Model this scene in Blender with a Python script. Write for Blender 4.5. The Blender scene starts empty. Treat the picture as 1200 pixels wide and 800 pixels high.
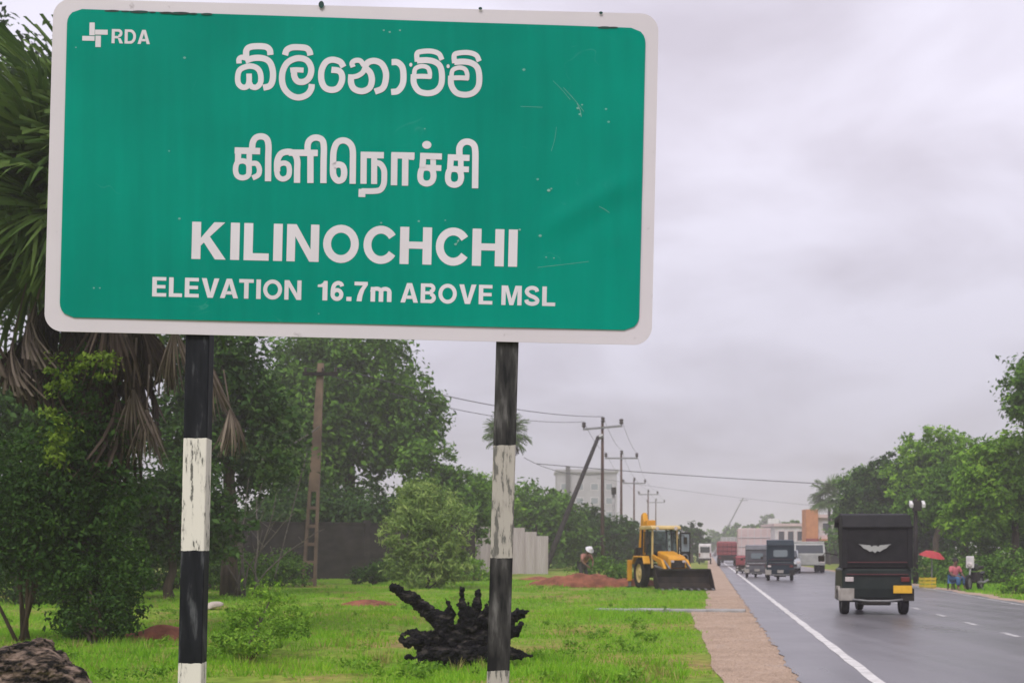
import bpy, bmesh, math, random
import numpy as np
from mathutils import Vector, Matrix

# ------------------------------------------------------------------ camera, sky, sun, exposure
scene = bpy.context.scene
C = scene.collection
F = 1500.0            # focal length in pixels of a 1200 px wide frame
H = 1.4               # eye height
HX, HY = 600.0, 645.0 # principal column, horizon row

cam = bpy.data.cameras.new('camera')
cam.sensor_width = 36.0
cam.lens = 45.0
cam.shift_y = 245.0 / 1200.0
cam.clip_end = 5000
cam.dof.use_dof = True
cam.dof.focus_distance = 5.6
cam.dof.aperture_fstop = 7.0
camo = bpy.data.objects.new('camera', cam)
camo.location = (0, 0, H)
camo.rotation_euler = (math.pi / 2, 0, 0)
C.objects.link(camo)
scene.camera = camo

SUN_EL, SUN_AZ = math.radians(52), math.radians(200)   # azimuth clockwise from +Y: behind the camera, a little left
world = bpy.data.worlds.new('World')
scene.world = world
world.use_nodes = True
wn, wl = world.node_tree.nodes, world.node_tree.links
wn.clear()
w_out = wn.new('ShaderNodeOutputWorld')
w_bg = wn.new('ShaderNodeBackground'); w_bg.inputs['Strength'].default_value = 0.1
w_sky = wn.new('ShaderNodeTexSky'); w_sky.sky_type = 'NISHITA'; w_sky.sun_disc = False
w_sky.sun_elevation = SUN_EL; w_sky.sun_rotation = SUN_AZ
w_tc = wn.new('ShaderNodeTexCoord')
w_sep = wn.new('ShaderNodeSeparateXYZ')
wl.new(w_tc.outputs['Generated'], w_sep.inputs[0])
# flat cloud deck seen in perspective: direction divided by height
w_add = wn.new('ShaderNodeMath'); w_add.operation = 'MAXIMUM'; w_add.inputs[1].default_value = 0.0
wl.new(w_sep.outputs['Z'], w_add.inputs[0])
w_ad2 = wn.new('ShaderNodeMath'); w_ad2.operation = 'ADD'; w_ad2.inputs[1].default_value = 0.36
wl.new(w_add.outputs[0], w_ad2.inputs[0])
w_div = wn.new('ShaderNodeVectorMath'); w_div.operation = 'DIVIDE'
w_cmb = wn.new('ShaderNodeCombineXYZ')
for i in range(3): wl.new(w_ad2.outputs[0], w_cmb.inputs[i])
wl.new(w_tc.outputs['Generated'], w_div.inputs[0]); wl.new(w_cmb.outputs[0], w_div.inputs[1])
w_n1 = wn.new('ShaderNodeTexNoise'); w_n1.inputs['Scale'].default_value = 3.0; w_n1.inputs['Detail'].default_value = 6
w_n1.inputs['Roughness'].default_value = 0.5; w_n1.inputs['Distortion'].default_value = 0.4
w_mp = wn.new('ShaderNodeMapping'); w_mp.inputs['Location'].default_value = (5.1, 1.7, 0.6)
wl.new(w_div.outputs[0], w_mp.inputs[0]); wl.new(w_mp.outputs[0], w_n1.inputs['Vector'])
w_rmp = wn.new('ShaderNodeValToRGB')
w_rmp.color_ramp.elements[0].position = 0.32; w_rmp.color_ramp.elements[0].color = (0.60, 0.555, 0.64, 1)
w_rmp.color_ramp.elements[1].position = 0.62; w_rmp.color_ramp.elements[1].color = (0.82, 0.785, 0.91, 1)
wl.new(w_n1.outputs['Fac'], w_rmp.inputs[0])
# an overcast sky grows brighter towards the zenith
w_zr = wn.new('ShaderNodeMapRange'); w_zr.inputs['From Min'].default_value = 0.0; w_zr.inputs['From Max'].default_value = 0.30
w_zr.inputs['To Min'].default_value = 3.8; w_zr.inputs['To Max'].default_value = 6.8
wl.new(w_sep.outputs['Z'], w_zr.inputs['Value'])
w_mul = wn.new('ShaderNodeVectorMath'); w_mul.operation = 'SCALE'
wl.new(w_rmp.outputs[0], w_mul.inputs[0]); wl.new(w_zr.outputs[0], w_mul.inputs['Scale'])
w_mix = wn.new('ShaderNodeMixRGB'); w_mix.inputs[0].default_value = 0.95
wl.new(w_sky.outputs[0], w_mix.inputs[1]); wl.new(w_mul.outputs[0], w_mix.inputs[2])
wl.new(w_mix.outputs[0], w_bg.inputs['Color']); wl.new(w_bg.outputs[0], w_out.inputs['Surface'])

sun = bpy.data.lights.new('sun', 'SUN')
sun.energy = 1.5; sun.angle = math.radians(25); sun.color = (1.0, 0.965, 0.93)
suno = bpy.data.objects.new('sun', sun); C.objects.link(suno)
sd = Vector((math.sin(SUN_AZ) * math.cos(SUN_EL), math.cos(SUN_AZ) * math.cos(SUN_EL), math.sin(SUN_EL)))
suno.rotation_euler = sd.to_track_quat('Z', 'Y').to_euler()
suno.location = (0, -5, 20)

scene.view_settings.view_transform = 'Standard'
scene.view_settings.look = 'None'
scene.view_settings.exposure = 0.8
scene.view_settings.gamma = 1.0
scene.view_settings.use_curve_mapping = False
scene.cycles.use_denoising = True
scene.cycles.max_bounces = 6
scene.cycles.diffuse_bounces = 3
scene.cycles.volume_bounces = 1
scene.cycles.transparent_max_bounces = 8

# ------------------------------------------------------------------ helpers
def P(px, py, Y):
    """photo pixel at depth Y -> world point"""
    return Vector(((px - HX) / F * Y, Y, H - (py - HY) / F * Y))
RA = math.atan(230 / F)
def RD(u, Y, z=0.0):
    """road frame: u metres to the right of the line towards the vanishing point"""
    return Vector((0.15333 * Y + u, Y, z))

def tag(o, label=None, cat=None, group=None, kind=None):
    if label: o['label'] = label
    if cat: o['category'] = cat
    if group: o['group'] = group
    if kind: o['kind'] = kind
    return o
def empty(name, loc, rz=0.0, label=None, cat=None, group=None, scale=None):
    o = bpy.data.objects.new(name, None); C.objects.link(o)
    o.location = loc; o.rotation_euler = (0, 0, rz); o.empty_display_size = 0.2
    if scale: o.scale = scale
    return tag(o, label, cat, group)
def link(name, me, m=None, parent=None):
    o = bpy.data.objects.new(name, me); C.objects.link(o)
    if m is not None and len(me.materials) == 0: me.materials.append(m)
    if parent is not None: o.parent = parent
    return o
def copy_tree(o, parent=None):
    c = o.copy(); C.objects.link(c); c.parent = parent
    for ch in list(o.children):
        copy_tree(ch, c)
    return c

class MB:
    """collects geometry for one mesh"""
    def __init__(s): s.v = []; s.f = []
    def add(s, vs, fs):
        k = len(s.v); s.v += [tuple(v) for v in vs]; s.f += [tuple(i + k for i in f) for f in fs]; return s
    def box(s, x0, x1, y0, y1, z0, z1):
        return s.add([(x0,y0,z0),(x1,y0,z0),(x1,y1,z0),(x0,y1,z0),(x0,y0,z1),(x1,y0,z1),(x1,y1,z1),(x0,y1,z1)],
                     [(0,3,2,1),(4,5,6,7),(0,1,5,4),(1,2,6,5),(2,3,7,6),(3,0,4,7)])
    def hexa(s, pts):
        return s.add(pts, [(0,3,2,1),(4,5,6,7),(0,1,5,4),(1,2,6,5),(2,3,7,6),(3,0,4,7)])
    def tube(s, pts, rad, n=8, cap=True, twist=0.0):
        pts = [Vector(p) for p in pts]
        if not hasattr(rad, '__len__'): rad = [rad] * len(pts)
        k = len(s.v); rings = []
        ref = None
        for i, p in enumerate(pts):
            d = (pts[min(i+1, len(pts)-1)] - pts[max(i-1, 0)]).normalized()
            if ref is None: ref = Vector((0,0,1)) if abs(d.z) < 0.9 else Vector((1,0,0))
            a = (ref - d * ref.dot(d))
            if a.length < 1e-5: a = d.orthogonal()
            a.normalize(); b = d.cross(a); ref = a
            for j in range(n):
                t = 2 * math.pi * j / n + twist
                s.v.append(tuple(p + (a * math.cos(t) + b * math.sin(t)) * rad[i]))
        m = len(pts)
        for i in range(m - 1):
            for j in range(n):
                j2 = (j + 1) % n
                s.f.append((k+i*n+j, k+i*n+j2, k+(i+1)*n+j2, k+(i+1)*n+j))
        if cap:
            s.f.append(tuple(k + j for j in reversed(range(n))))
            s.f.append(tuple(k + (m-1)*n + j for j in range(n)))
        return s
    def bar(s, a, b, w, h=None):
        """square bar between two points"""
        h = h or w
        a, b = Vector(a), Vector(b); d = (b - a).normalized()
        ref = Vector((0,0,1)) if abs(d.z) < 0.95 else Vector((0,1,0))
        x = d.cross(ref).normalized(); y = x.cross(d)
        q = [(-1,-1),(1,-1),(1,1),(-1,1)]
        return s.hexa([a + x*i*w/2 + y*j*h/2 for i, j in q] + [b + x*i*w/2 + y*j*h/2 for i, j in q])
    def prism(s, prof, x0, x1, axis='x'):
        """profile (a,b) extruded: axis x -> (x,a,b); y -> (a,y,b); z -> (a,b,z)"""
        n = len(prof)
        def mk(t, p):
            return (t, p[0], p[1]) if axis == 'x' else (p[0], t, p[1]) if axis == 'y' else (p[0], p[1], t)
        return s.add([mk(x0, p) for p in prof] + [mk(x1, p) for p in prof],
                     [tuple(range(n)), tuple(reversed(range(n, 2*n)))] + [(i, i+n, (i+1) % n + n, (i+1) % n) for i in range(n)])
    def lathe(s, prof, c, axis='x', n=20):
        """prof: list of (r, t) closed ring profile around axis through c"""
        k = len(s.v); m = len(prof)
        for j in range(n):
            a = 2 * math.pi * j / n
            for r, t in prof:
                if axis == 'x': s.v.append((c[0]+t, c[1]+r*math.cos(a), c[2]+r*math.sin(a)))
                elif axis == 'y': s.v.append((c[0]+r*math.cos(a), c[1]+t, c[2]+r*math.sin(a)))
                else: s.v.append((c[0]+r*math.cos(a), c[1]+r*math.sin(a), c[2]+t))
        for j in range(n):
            for i in range(m):
                s.f.append((k+j*m+i, k+j*m+(i+1) % m, k+((j+1) % n)*m+(i+1) % m, k+((j+1) % n)*m+i))
        return s
    def mesh(s, name):
        me = bpy.data.meshes.new(name); me.from_pydata(s.v, [], s.f)
        bm = bmesh.new(); bm.from_mesh(me); bmesh.ops.recalc_face_normals(bm, faces=bm.faces); bm.to_mesh(me); bm.free()
        return me
    def build(s, name, m, parent=None, bevel=0.0, smooth=False, seg=2):
        me = s.mesh(name)
        if smooth:
            for p in me.polygons: p.use_smooth = True
        o = link(name, me, m, parent)
        if bevel:
            b = o.modifiers.new('bevel', 'BEVEL'); b.width = bevel; b.segments = seg; b.limit_method = 'ANGLE'
            b.harden_normals = False
        return o

def np_mesh(name, V, quads=None, tris=None, smooth=False):
    me = bpy.data.meshes.new(name)
    V = np.asarray(V, dtype=np.float32)
    me.vertices.add(len(V)); me.vertices.foreach_set('co', V.ravel())
    n4 = 0 if quads is None else len(quads); n3 = 0 if tris is None else len(tris)
    idx = np.concatenate([np.asarray(a, dtype=np.int32).ravel() for a in (quads, tris) if a is not None])
    me.loops.add(len(idx)); me.loops.foreach_set('vertex_index', idx)
    me.polygons.add(n4 + n3)
    st = np.concatenate([np.arange(n4) * 4, n4 * 4 + np.arange(n3) * 3]).astype(np.int32)
    me.polygons.foreach_set('loop_start', st)
    if smooth: me.polygons.foreach_set('use_smooth', np.ones(n4 + n3, dtype=bool))
    me.update(calc_edges=True)
    return me

# ------------------------------------------------------------------ materials
def new_mat(name):
    m = bpy.data.materials.new(name); m.use_nodes = True
    nt = m.node_tree; nt.nodes.clear()
    out = nt.nodes.new('ShaderNodeOutputMaterial'); b = nt.nodes.new('ShaderNodeBsdfPrincipled')
    nt.links.new(b.outputs[0], out.inputs['Surface'])
    return m, nt, b, out
def noise(nt, scale, detail=4, rough=0.55, vec=None, dist=0.0):
    n = nt.nodes.new('ShaderNodeTexNoise'); n.inputs['Scale'].default_value = scale
    n.inputs['Detail'].default_value = detail; n.inputs['Roughness'].default_value = rough; n.inputs['Distortion'].default_value = dist
    if vec is not None: nt.links.new(vec, n.inputs['Vector'])
    return n
def ramp(nt, fac, stops):
    r = nt.nodes.new('ShaderNodeValToRGB'); e = r.color_ramp.elements
    while len(e) < len(stops): e.new(0.5)
    for k, (p, c) in enumerate(stops):
        e[k].position = p; e[k].color = (*c, 1)
    nt.links.new(fac, r.inputs[0]); return r
def coords(nt, kind='Object', scale=None):
    t = nt.nodes.new('ShaderNodeTexCoord').outputs[kind]
    if scale:
        mp = nt.nodes.new('ShaderNodeMapping'); mp.inputs['Scale'].default_value = scale
        nt.links.new(t, mp.inputs[0]); return mp.outputs[0]
    return t
def mat(name, c1, c2=None, scale=6.0, rough=0.6, metal=0.0, bump=0.0, detail=5, stretch=None, spec=0.4, lo=0.35, hi=0.65, bscale=None, coat=0.0):
    m, nt, b, out = new_mat(name)
    b.inputs['Roughness'].default_value = rough; b.inputs['Metallic'].default_value = metal
    b.inputs['Specular IOR Level'].default_value = spec
    if coat: b.inputs['Coat Weight'].default_value = coat; b.inputs['Coat Roughness'].default_value = 0.1
    vec = coords(nt, 'Object', stretch)
    n = noise(nt, scale, detail, vec=vec)
    r = ramp(nt, n.outputs['Fac'], [(lo, c1), (hi, c2 or tuple(x * 0.8 for x in c1))])
    nt.links.new(r.outputs[0], b.inputs['Base Color'])
    if bump:
        n2 = noise(nt, bscale or scale * 3, 6, vec=vec)
        bp = nt.nodes.new('ShaderNodeBump'); bp.inputs['Strength'].default_value = bump; bp.inputs['Distance'].default_value = 0.02
        nt.links.new(n2.outputs['Fac'], bp.inputs['Height']); nt.links.new(bp.outputs[0], b.inputs['Normal'])
    return m
def leaf_mat(name, dark, mid, light, trans=0.3, clump=0.6):
    m, nt, b, out = new_mat(name)
    g = nt.nodes.new('ShaderNodeNewGeometry')
    n = noise(nt, clump, 3, vec=coords(nt))
    ad = nt.nodes.new('ShaderNodeMath'); ad.operation = 'MULTIPLY_ADD'; ad.inputs[1].default_value = 0.42
    nt.links.new(g.outputs['Random Per Island'], ad.inputs[0])
    m2 = nt.nodes.new('ShaderNodeMath'); m2.operation = 'MULTIPLY'; m2.inputs[1].default_value = 0.62
    nt.links.new(n.outputs['Fac'], m2.inputs[0]); nt.links.new(m2.outputs[0], ad.inputs[2])
    r = ramp(nt, ad.outputs[0], [(0.2, dark), (0.52, mid), (0.8, light)])
    nt.links.new(r.outputs[0], b.inputs['Base Color'])
    b.inputs['Roughness'].default_value = 0.55; b.inputs['Specular IOR Level'].default_value = 0.12
    tr = nt.nodes.new('ShaderNodeBsdfTranslucent'); nt.links.new(r.outputs[0], tr.inputs['Color'])
    mx = nt.nodes.new('ShaderNodeMixShader'); mx.inputs[0].default_value = trans
    nt.links.new(b.outputs[0], mx.inputs[1]); nt.links.new(tr.outputs[0], mx.inputs[2]); nt.links.new(mx.outputs[0], out.inputs['Surface'])
    return m
def glass_mat(name, tint=(0.03, 0.035, 0.04)):
    m, nt, b, out = new_mat(name)
    b.inputs['Base Color'].default_value = (*tint, 1); b.inputs['Roughness'].default_value = 0.08; b.inputs['Specular IOR Level'].default_value = 0.7
    return m
def clear_glass(name):
    m, nt, b, out = new_mat(name)
    t = nt.nodes.new('ShaderNodeBsdfTransparent'); t.inputs[0].default_value = (0.75, 0.82, 0.8, 1)
    b.inputs['Base Color'].default_value = (0.05, 0.06, 0.06, 1); b.inputs['Roughness'].default_value = 0.05
    mx = nt.nodes.new('ShaderNodeMixShader'); mx.inputs[0].default_value = 0.35
    nt.links.new(t.outputs[0], mx.inputs[1]); nt.links.new(b.outputs[0], mx.inputs[2]); nt.links.new(mx.outputs[0], out.inputs['Surface'])
    return m

M = {}
M['leaf_dark'] = leaf_mat('leaf_dark', (0.014, 0.038, 0.008), (0.036, 0.092, 0.016), (0.085, 0.165, 0.026))
M['leaf_mid'] = leaf_mat('leaf_mid', (0.030, 0.080, 0.010), (0.085, 0.19, 0.022), (0.18, 0.33, 0.04))
M['leaf_bright'] = leaf_mat('leaf_bright', (0.060, 0.14, 0.012), (0.15, 0.31, 0.026), (0.29, 0.47, 0.05))
M['leaf_lime'] = leaf_mat('leaf_lime', (0.06, 0.11, 0.012), (0.13, 0.21, 0.02), (0.24, 0.34, 0.04))
M['leaf_olive'] = leaf_mat('leaf_olive', (0.07, 0.13, 0.03), (0.20, 0.31, 0.075), (0.42, 0.53, 0.15))
M['frond'] = leaf_mat('palm_frond', (0.035, 0.075, 0.018), (0.085, 0.15, 0.035), (0.18, 0.26, 0.07), 0.2)
M['dead_frond'] = leaf_mat('dead_frond', (0.022, 0.015, 0.011), (0.055, 0.039, 0.029), (0.14, 0.105, 0.08), 0.1)
M['dead_pale'] = leaf_mat('pale_dead_frond', (0.06, 0.045, 0.035), (0.16, 0.125, 0.10), (0.34, 0.28, 0.22), 0.1)  # paler version of the dead frond colour, for the low hanging ones
M['bark'] = mat('bark', (0.09, 0.065, 0.045), (0.035, 0.026, 0.02), 9, 0.9, bump=0.6, stretch=(1, 1, 0.25))
M['palm_bark'] = mat('palm_bark', (0.06, 0.052, 0.045), (0.018, 0.016, 0.014), 5, 0.95, bump=0.8, stretch=(1, 1, 3))
M['twig'] = mat('twig', (0.16, 0.14, 0.12), (0.07, 0.06, 0.05), 6, 0.9)
M['charcoal'] = mat('charred_wood', (0.005, 0.005, 0.006), (0.085, 0.072, 0.062), 6, 0.8, spec=0.12, bump=1.0, bscale=20, lo=0.52, hi=0.78, stretch=(1, 1, 2.5))
M['old_wood'] = mat('weathered_wood', (0.009, 0.008, 0.007), (0.22, 0.16, 0.125), 5.5, 0.85, spec=0.12, bump=1.0, bscale=16, lo=0.44, hi=0.64, stretch=(1.0, 3.0, 3.0))
M['soil'] = mat('red_soil', (0.28, 0.105, 0.065), (0.13, 0.05, 0.033), 3.0, 0.95, spec=0.12, bump=0.8, bscale=9)
M['rock'] = mat('pale_rock', (0.50, 0.44, 0.38), (0.34, 0.29, 0.25), 4.0, 0.9, bump=0.5)
M['concrete'] = mat('concrete', (0.36, 0.35, 0.34), (0.24, 0.235, 0.23), 3.0, 0.85, bump=0.3)
M['pole_concrete'] = mat('pole_concrete', (0.22, 0.155, 0.11), (0.12, 0.085, 0.065), 1.5, 0.9, bump=0.3)
M['pole_wood'] = mat('pole_wood', (0.115, 0.060, 0.042), (0.05, 0.032, 0.026), 3, 0.85, spec=0.12, stretch=(3, 3, 0.3))
M['pole_dark'] = mat('pole_dark', (0.035, 0.030, 0.028), (0.016, 0.014, 0.013), 3, 0.85, spec=0.12)
M['steel'] = mat('galvanised_steel', (0.28, 0.28, 0.28), (0.17, 0.17, 0.17), 8, 0.5, metal=0.6)
M['porcelain'] = mat('porcelain', (0.05, 0.035, 0.03), (0.03, 0.02, 0.02), 8, 0.3)
M['wire'] = mat('wire', (0.05, 0.05, 0.052), (0.03, 0.03, 0.03), 8, 0.6)
M['rubber'] = mat('rubber', (0.012, 0.012, 0.012), (0.022, 0.021, 0.02), 8, 0.85, spec=0.12)
M['rim'] = mat('wheel_rim', (0.22, 0.21, 0.2), (0.12, 0.115, 0.11), 10, 0.5, metal=0.5)
M['canvas'] = mat('black_canvas', (0.010, 0.010, 0.011), (0.018, 0.017, 0.018), 5, 0.7, spec=0.2, bump=0.9, bscale=3.5)
M['tuk_body'] = mat('three_wheeler_paint', (0.012, 0.018, 0.016), (0.02, 0.026, 0.024), 3, 0.35, coat=0.08, spec=0.12)
M['tuk_blue'] = mat('three_wheeler_blue', (0.012, 0.022, 0.032), (0.018, 0.03, 0.04), 3, 0.4, coat=0.08, spec=0.12)
M['tuk_grey'] = mat('three_wheeler_grey', (0.10, 0.10, 0.11), (0.07, 0.07, 0.08), 3, 0.45, coat=0.3)
M['cream'] = mat('cream_panel', (0.34, 0.31, 0.28), (0.22, 0.20, 0.18), 4, 0.5)
M['white_paint'] = mat('white_paint', (0.68, 0.66, 0.66), (0.55, 0.53, 0.53), 3, 0.45, coat=0.2)
M['dull_white'] = mat('dull_white', (0.58, 0.55, 0.55), (0.44, 0.41, 0.41), 2, 0.7)
M['plate'] = mat('yellow_plate', (0.75, 0.42, 0.03), (0.62, 0.34, 0.02), 6, 0.5)
M['red_trim'] = mat('red_trim', (0.12, 0.03, 0.035), (0.08, 0.02, 0.025), 5, 0.5)
M['lamp_red'] = mat('red_lamp', (0.14, 0.018, 0.018), (0.10, 0.012, 0.012), 5, 0.3)
M['lamp_white'] = mat('clear_lamp', (0.55, 0.48, 0.46), (0.42, 0.38, 0.38), 5, 0.25)
M['glass'] = glass_mat('dark_glass')
M['pale_glass'] = glass_mat('pale_glass', (0.16, 0.19, 0.21))
M['clear'] = clear_glass('clear_glass')
M['yellow'] = mat('machine_yellow', (0.62, 0.30, 0.015), (0.50, 0.22, 0.012), 2.0, 0.5)
M['machine_cream'] = mat('machine_cream', (0.62, 0.46, 0.20), (0.5, 0.36, 0.14), 2.0, 0.5)
M['machine_dark'] = mat('machine_dark', (0.016, 0.015, 0.014), (0.04, 0.034, 0.028), 3.0, 0.7, spec=0.12)
M['bucket'] = mat('bucket_steel', (0.010, 0.009, 0.009), (0.032, 0.024, 0.02), 2.5, 0.65, spec=0.12)
M['skin'] = mat('skin', (0.16, 0.085, 0.055), (0.13, 0.07, 0.045), 5, 0.55)
M['hair'] = mat('hair', (0.01, 0.009, 0.008), (0.015, 0.013, 0.012), 20, 0.6)
M['pink_cloth'] = mat('pink_cloth', (0.55, 0.16, 0.18), (0.42, 0.11, 0.13), 8, 0.85)
M['blue_cloth'] = mat('blue_cloth', (0.05, 0.13, 0.26), (0.035, 0.09, 0.18), 8, 0.85)
M['rose_cloth'] = mat('faded_rose_cloth', (0.42, 0.21, 0.17), (0.34, 0.16, 0.13), 8, 0.85)
M['dark_cloth'] = mat('dark_cloth', (0.03, 0.028, 0.03), (0.05, 0.045, 0.045), 8, 0.85)
M['white_cloth'] = mat('white_cloth', (0.72, 0.70, 0.72), (0.58, 0.56, 0.6), 8, 0.8)
M['red_cloth'] = mat('red_cloth', (0.42, 0.04, 0.045), (0.30, 0.03, 0.035), 5, 0.7)
M['red_paint'] = mat('red_paint', (0.26, 0.06, 0.065), (0.20, 0.045, 0.05), 3, 0.5)
M['orange'] = mat('orange_wall', (0.50, 0.22, 0.10), (0.42, 0.18, 0.08), 2, 0.7)
M['silver'] = mat('silver_paint', (0.35, 0.36, 0.38), (0.28, 0.29, 0.31), 3, 0.35, coat=0.3)
M['tarp_grey'] = mat('grey_tarpaulin', (0.36, 0.36, 0.34), (0.27, 0.27, 0.26), 2, 0.8, bump=0.3)
M['blue_paint'] = mat('blue_paint', (0.07, 0.08, 0.18), (0.05, 0.06, 0.13), 3, 0.5)
M['pale_wall'] = mat('pale_wall', (0.34, 0.325, 0.34), (0.28, 0.27, 0.285), 0.5, 0.85)
M['pink_wall'] = mat('pink_wall', (0.58, 0.45, 0.44), (0.48, 0.37, 0.36), 0.8, 0.8)
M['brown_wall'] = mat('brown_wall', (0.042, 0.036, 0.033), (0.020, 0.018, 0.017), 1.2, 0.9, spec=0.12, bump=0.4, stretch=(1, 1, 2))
M['yellow_plastic'] = mat('yellow_plastic', (0.55, 0.42, 0.03), (0.45, 0.33, 0.02), 6, 0.45)
M['sheet_metal'] = mat('corrugated_sheet', (0.50, 0.45, 0.44), (0.36, 0.31, 0.30), 1.6, 0.6, stretch=(3, 3, 0.4))

# ground, verge, road
def ground_mat():
    m, nt, b, out = new_mat('grassy_ground')
    vec = coords(nt)
    n1 = noise(nt, 0.35, 5, vec=vec); n2 = noise(nt, 7.0, 6, vec=vec)
    r1 = ramp(nt, n1.outputs['Fac'], [(0.3, (0.12, 0.22, 0.022)), (0.48, (0.19, 0.28, 0.035)), (0.60, (0.29, 0.25, 0.07)), (0.70, (0.24, 0.16, 0.085))])
    r2 = ramp(nt, n2.outputs['Fac'], [(0.3, (0.55, 0.55, 0.55)), (0.7, (1.15, 1.15, 1.15))])
    mx = nt.nodes.new('ShaderNodeMixRGB'); mx.blend_type = 'MULTIPLY'; mx.inputs[0].default_value = 1
    nt.links.new(r1.outputs[0], mx.inputs[1]); nt.links.new(r2.outputs[0], mx.inputs[2]); nt.links.new(mx.outputs[0], b.inputs['Base Color'])
    b.inputs['Roughness'].default_value = 0.95; b.inputs['Specular IOR Level'].default_value = 0.1
    bp = nt.nodes.new('ShaderNodeBump'); bp.inputs['Strength'].default_value = 0.6; bp.inputs['Distance'].default_value = 0.05
    nt.links.new(n2.outputs['Fac'], bp.inputs['Height']); nt.links.new(bp.outputs[0], b.inputs['Normal'])
    return m
def verge_mat():
    m, nt, b, out = new_mat('gravel_verge')
    vec = coords(nt)
    n1 = noise(nt, 1.1, 8, 0.65, vec=vec); n2 = noise(nt, 22, 5, 0.7, vec=vec)
    r1 = ramp(nt, n1.outputs['Fac'], [(0.28, (0.24, 0.18, 0.14)), (0.42, (0.36, 0.265, 0.20)), (0.58, (0.42, 0.31, 0.235)), (0.74, (0.33, 0.28, 0.245))])
    r2 = ramp(nt, n2.outputs['Fac'], [(0.3, (0.68, 0.68, 0.68)), (0.62, (1.1, 1.1, 1.1))])
    mx = nt.nodes.new('ShaderNodeMixRGB'); mx.blend_type = 'MULTIPLY'; mx.inputs[0].default_value = 1
    nt.links.new(r1.outputs[0], mx.inputs[1]); nt.links.new(r2.outputs[0], mx.inputs[2]); nt.links.new(mx.outputs[0], b.inputs['Base Color'])
    b.inputs['Roughness'].default_value = 0.95; b.inputs['Specular IOR Level'].default_value = 0.15
    bp = nt.nodes.new('ShaderNodeBump'); bp.inputs['Strength'].default_value = 0.5; bp.inputs['Distance'].default_value = 0.02
    nt.links.new(n2.outputs['Fac'], bp.inputs['Height']); nt.links.new(bp.outputs[0], b.inputs['Normal'])
    return m
def road_mat():
    m, nt, b, out = new_mat('damp_asphalt')
    vec = coords(nt)
    st = nt.nodes.new('ShaderNodeMapping'); st.inputs['Rotation'].default_value = (0, 0, RA); st.inputs['Scale'].default_value = (1.3, 0.05, 1)
    nt.links.new(vec, st.inputs[0])
    n1 = noise(nt, 1.0, 5, vec=st.outputs[0]); n2 = noise(nt, 60, 3, vec=vec); n3 = noise(nt, 0.5, 4, vec=vec)
    r1 = ramp(nt, n1.outputs['Fac'], [(0.30, (0.125, 0.119, 0.128)), (0.70, (0.180, 0.171, 0.182))])
    r2 = ramp(nt, n2.outputs['Fac'], [(0.3, (0.75, 0.75, 0.75)), (0.7, (1.15, 1.15, 1.15))])
    mx = nt.nodes.new('ShaderNodeMixRGB'); mx.blend_type = 'MULTIPLY'; mx.inputs[0].default_value = 1
    nt.links.new(r1.outputs[0], mx.inputs[1]); nt.links.new(r2.outputs[0], mx.inputs[2]); nt.links.new(mx.outputs[0], b.inputs['Base Color'])
    av = nt.nodes.new('ShaderNodeMath'); av.operation = 'ADD'; nt.links.new(n1.outputs['Fac'], av.inputs[0]); nt.links.new(n3.outputs['Fac'], av.inputs[1])
    rr = nt.nodes.new('ShaderNodeMapRange'); rr.inputs['From Min'].default_value = 0.7; rr.inputs['From Max'].default_value = 1.3
    rr.inputs['To Min'].default_value = 0.26; rr.inputs['To Max'].default_value = 0.42; nt.links.new(av.outputs[0], rr.inputs['Value'])
    nt.links.new(rr.outputs[0], b.inputs['Roughness']); b.inputs['Specular IOR Level'].default_value = 0.55
    bp = nt.nodes.new('ShaderNodeBump'); bp.inputs['Strength'].default_value = 0.08; bp.inputs['Distance'].default_value = 0.008
    nt.links.new(n2.outputs['Fac'], bp.inputs['Height']); nt.links.new(bp.outputs[0], b.inputs['Normal'])
    return m
M['ground'], M['verge'], M['road'] = ground_mat(), verge_mat(), road_mat()
M['marking'] = mat('road_paint', (0.62, 0.60, 0.58), (0.36, 0.35, 0.34), 5, 0.7, lo=0.42, hi=0.75)
M['marking_worn'] = mat('worn_road_paint', (0.50, 0.49, 0.48), (0.2, 0.2, 0.2), 5, 0.7, lo=0.4, hi=0.66)

# ------------------------------------------------------------------ ground, road, verge
rng = np.random.default_rng(7)
def vnoise(x, y, seed=0):
    """cheap smooth 2-D value built of sines"""
    r = np.random.default_rng(seed); t = 0
    for k in range(7):
        a, b, c, d = r.uniform(-1, 1, 4); f = 0.25 * 1.6 ** k
        t = t + np.sin((a * x + b * y) * f * 2 + c * 9) * np.cos((b * x - a * y) * f * 1.7 + d * 9) / 1.5 ** k
    return t / 2.2
def verge_left(Y):
    """u of the ragged edge between grass and gravel"""
    Y = np.asarray(Y, dtype=float)
    base = np.where(Y < 30, 0.16 - 0.57 * np.clip((Y - 13.5) / 16, 0, 1), -0.05)
    return base + 0.035 * np.sin(Y * 1.1) * np.sin(Y * 0.43 + 1) + 0.012 * np.sin(Y * 2.3 + 0.5)
def ground_z(x, y):
    u = x - 0.15333 * y
    left = np.clip((verge_left(y) - 0.25 - u) / 2.5, 0, 1); right = np.clip((u - 8.9) / 2.5, 0, 1)
    k = np.maximum(left, right)
    return -0.024 + k * (0.012 + 0.10 * vnoise(x * 1.3, y * 1.3, 3) + 0.035 * vnoise(x * 5, y * 5, 4)) 

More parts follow.
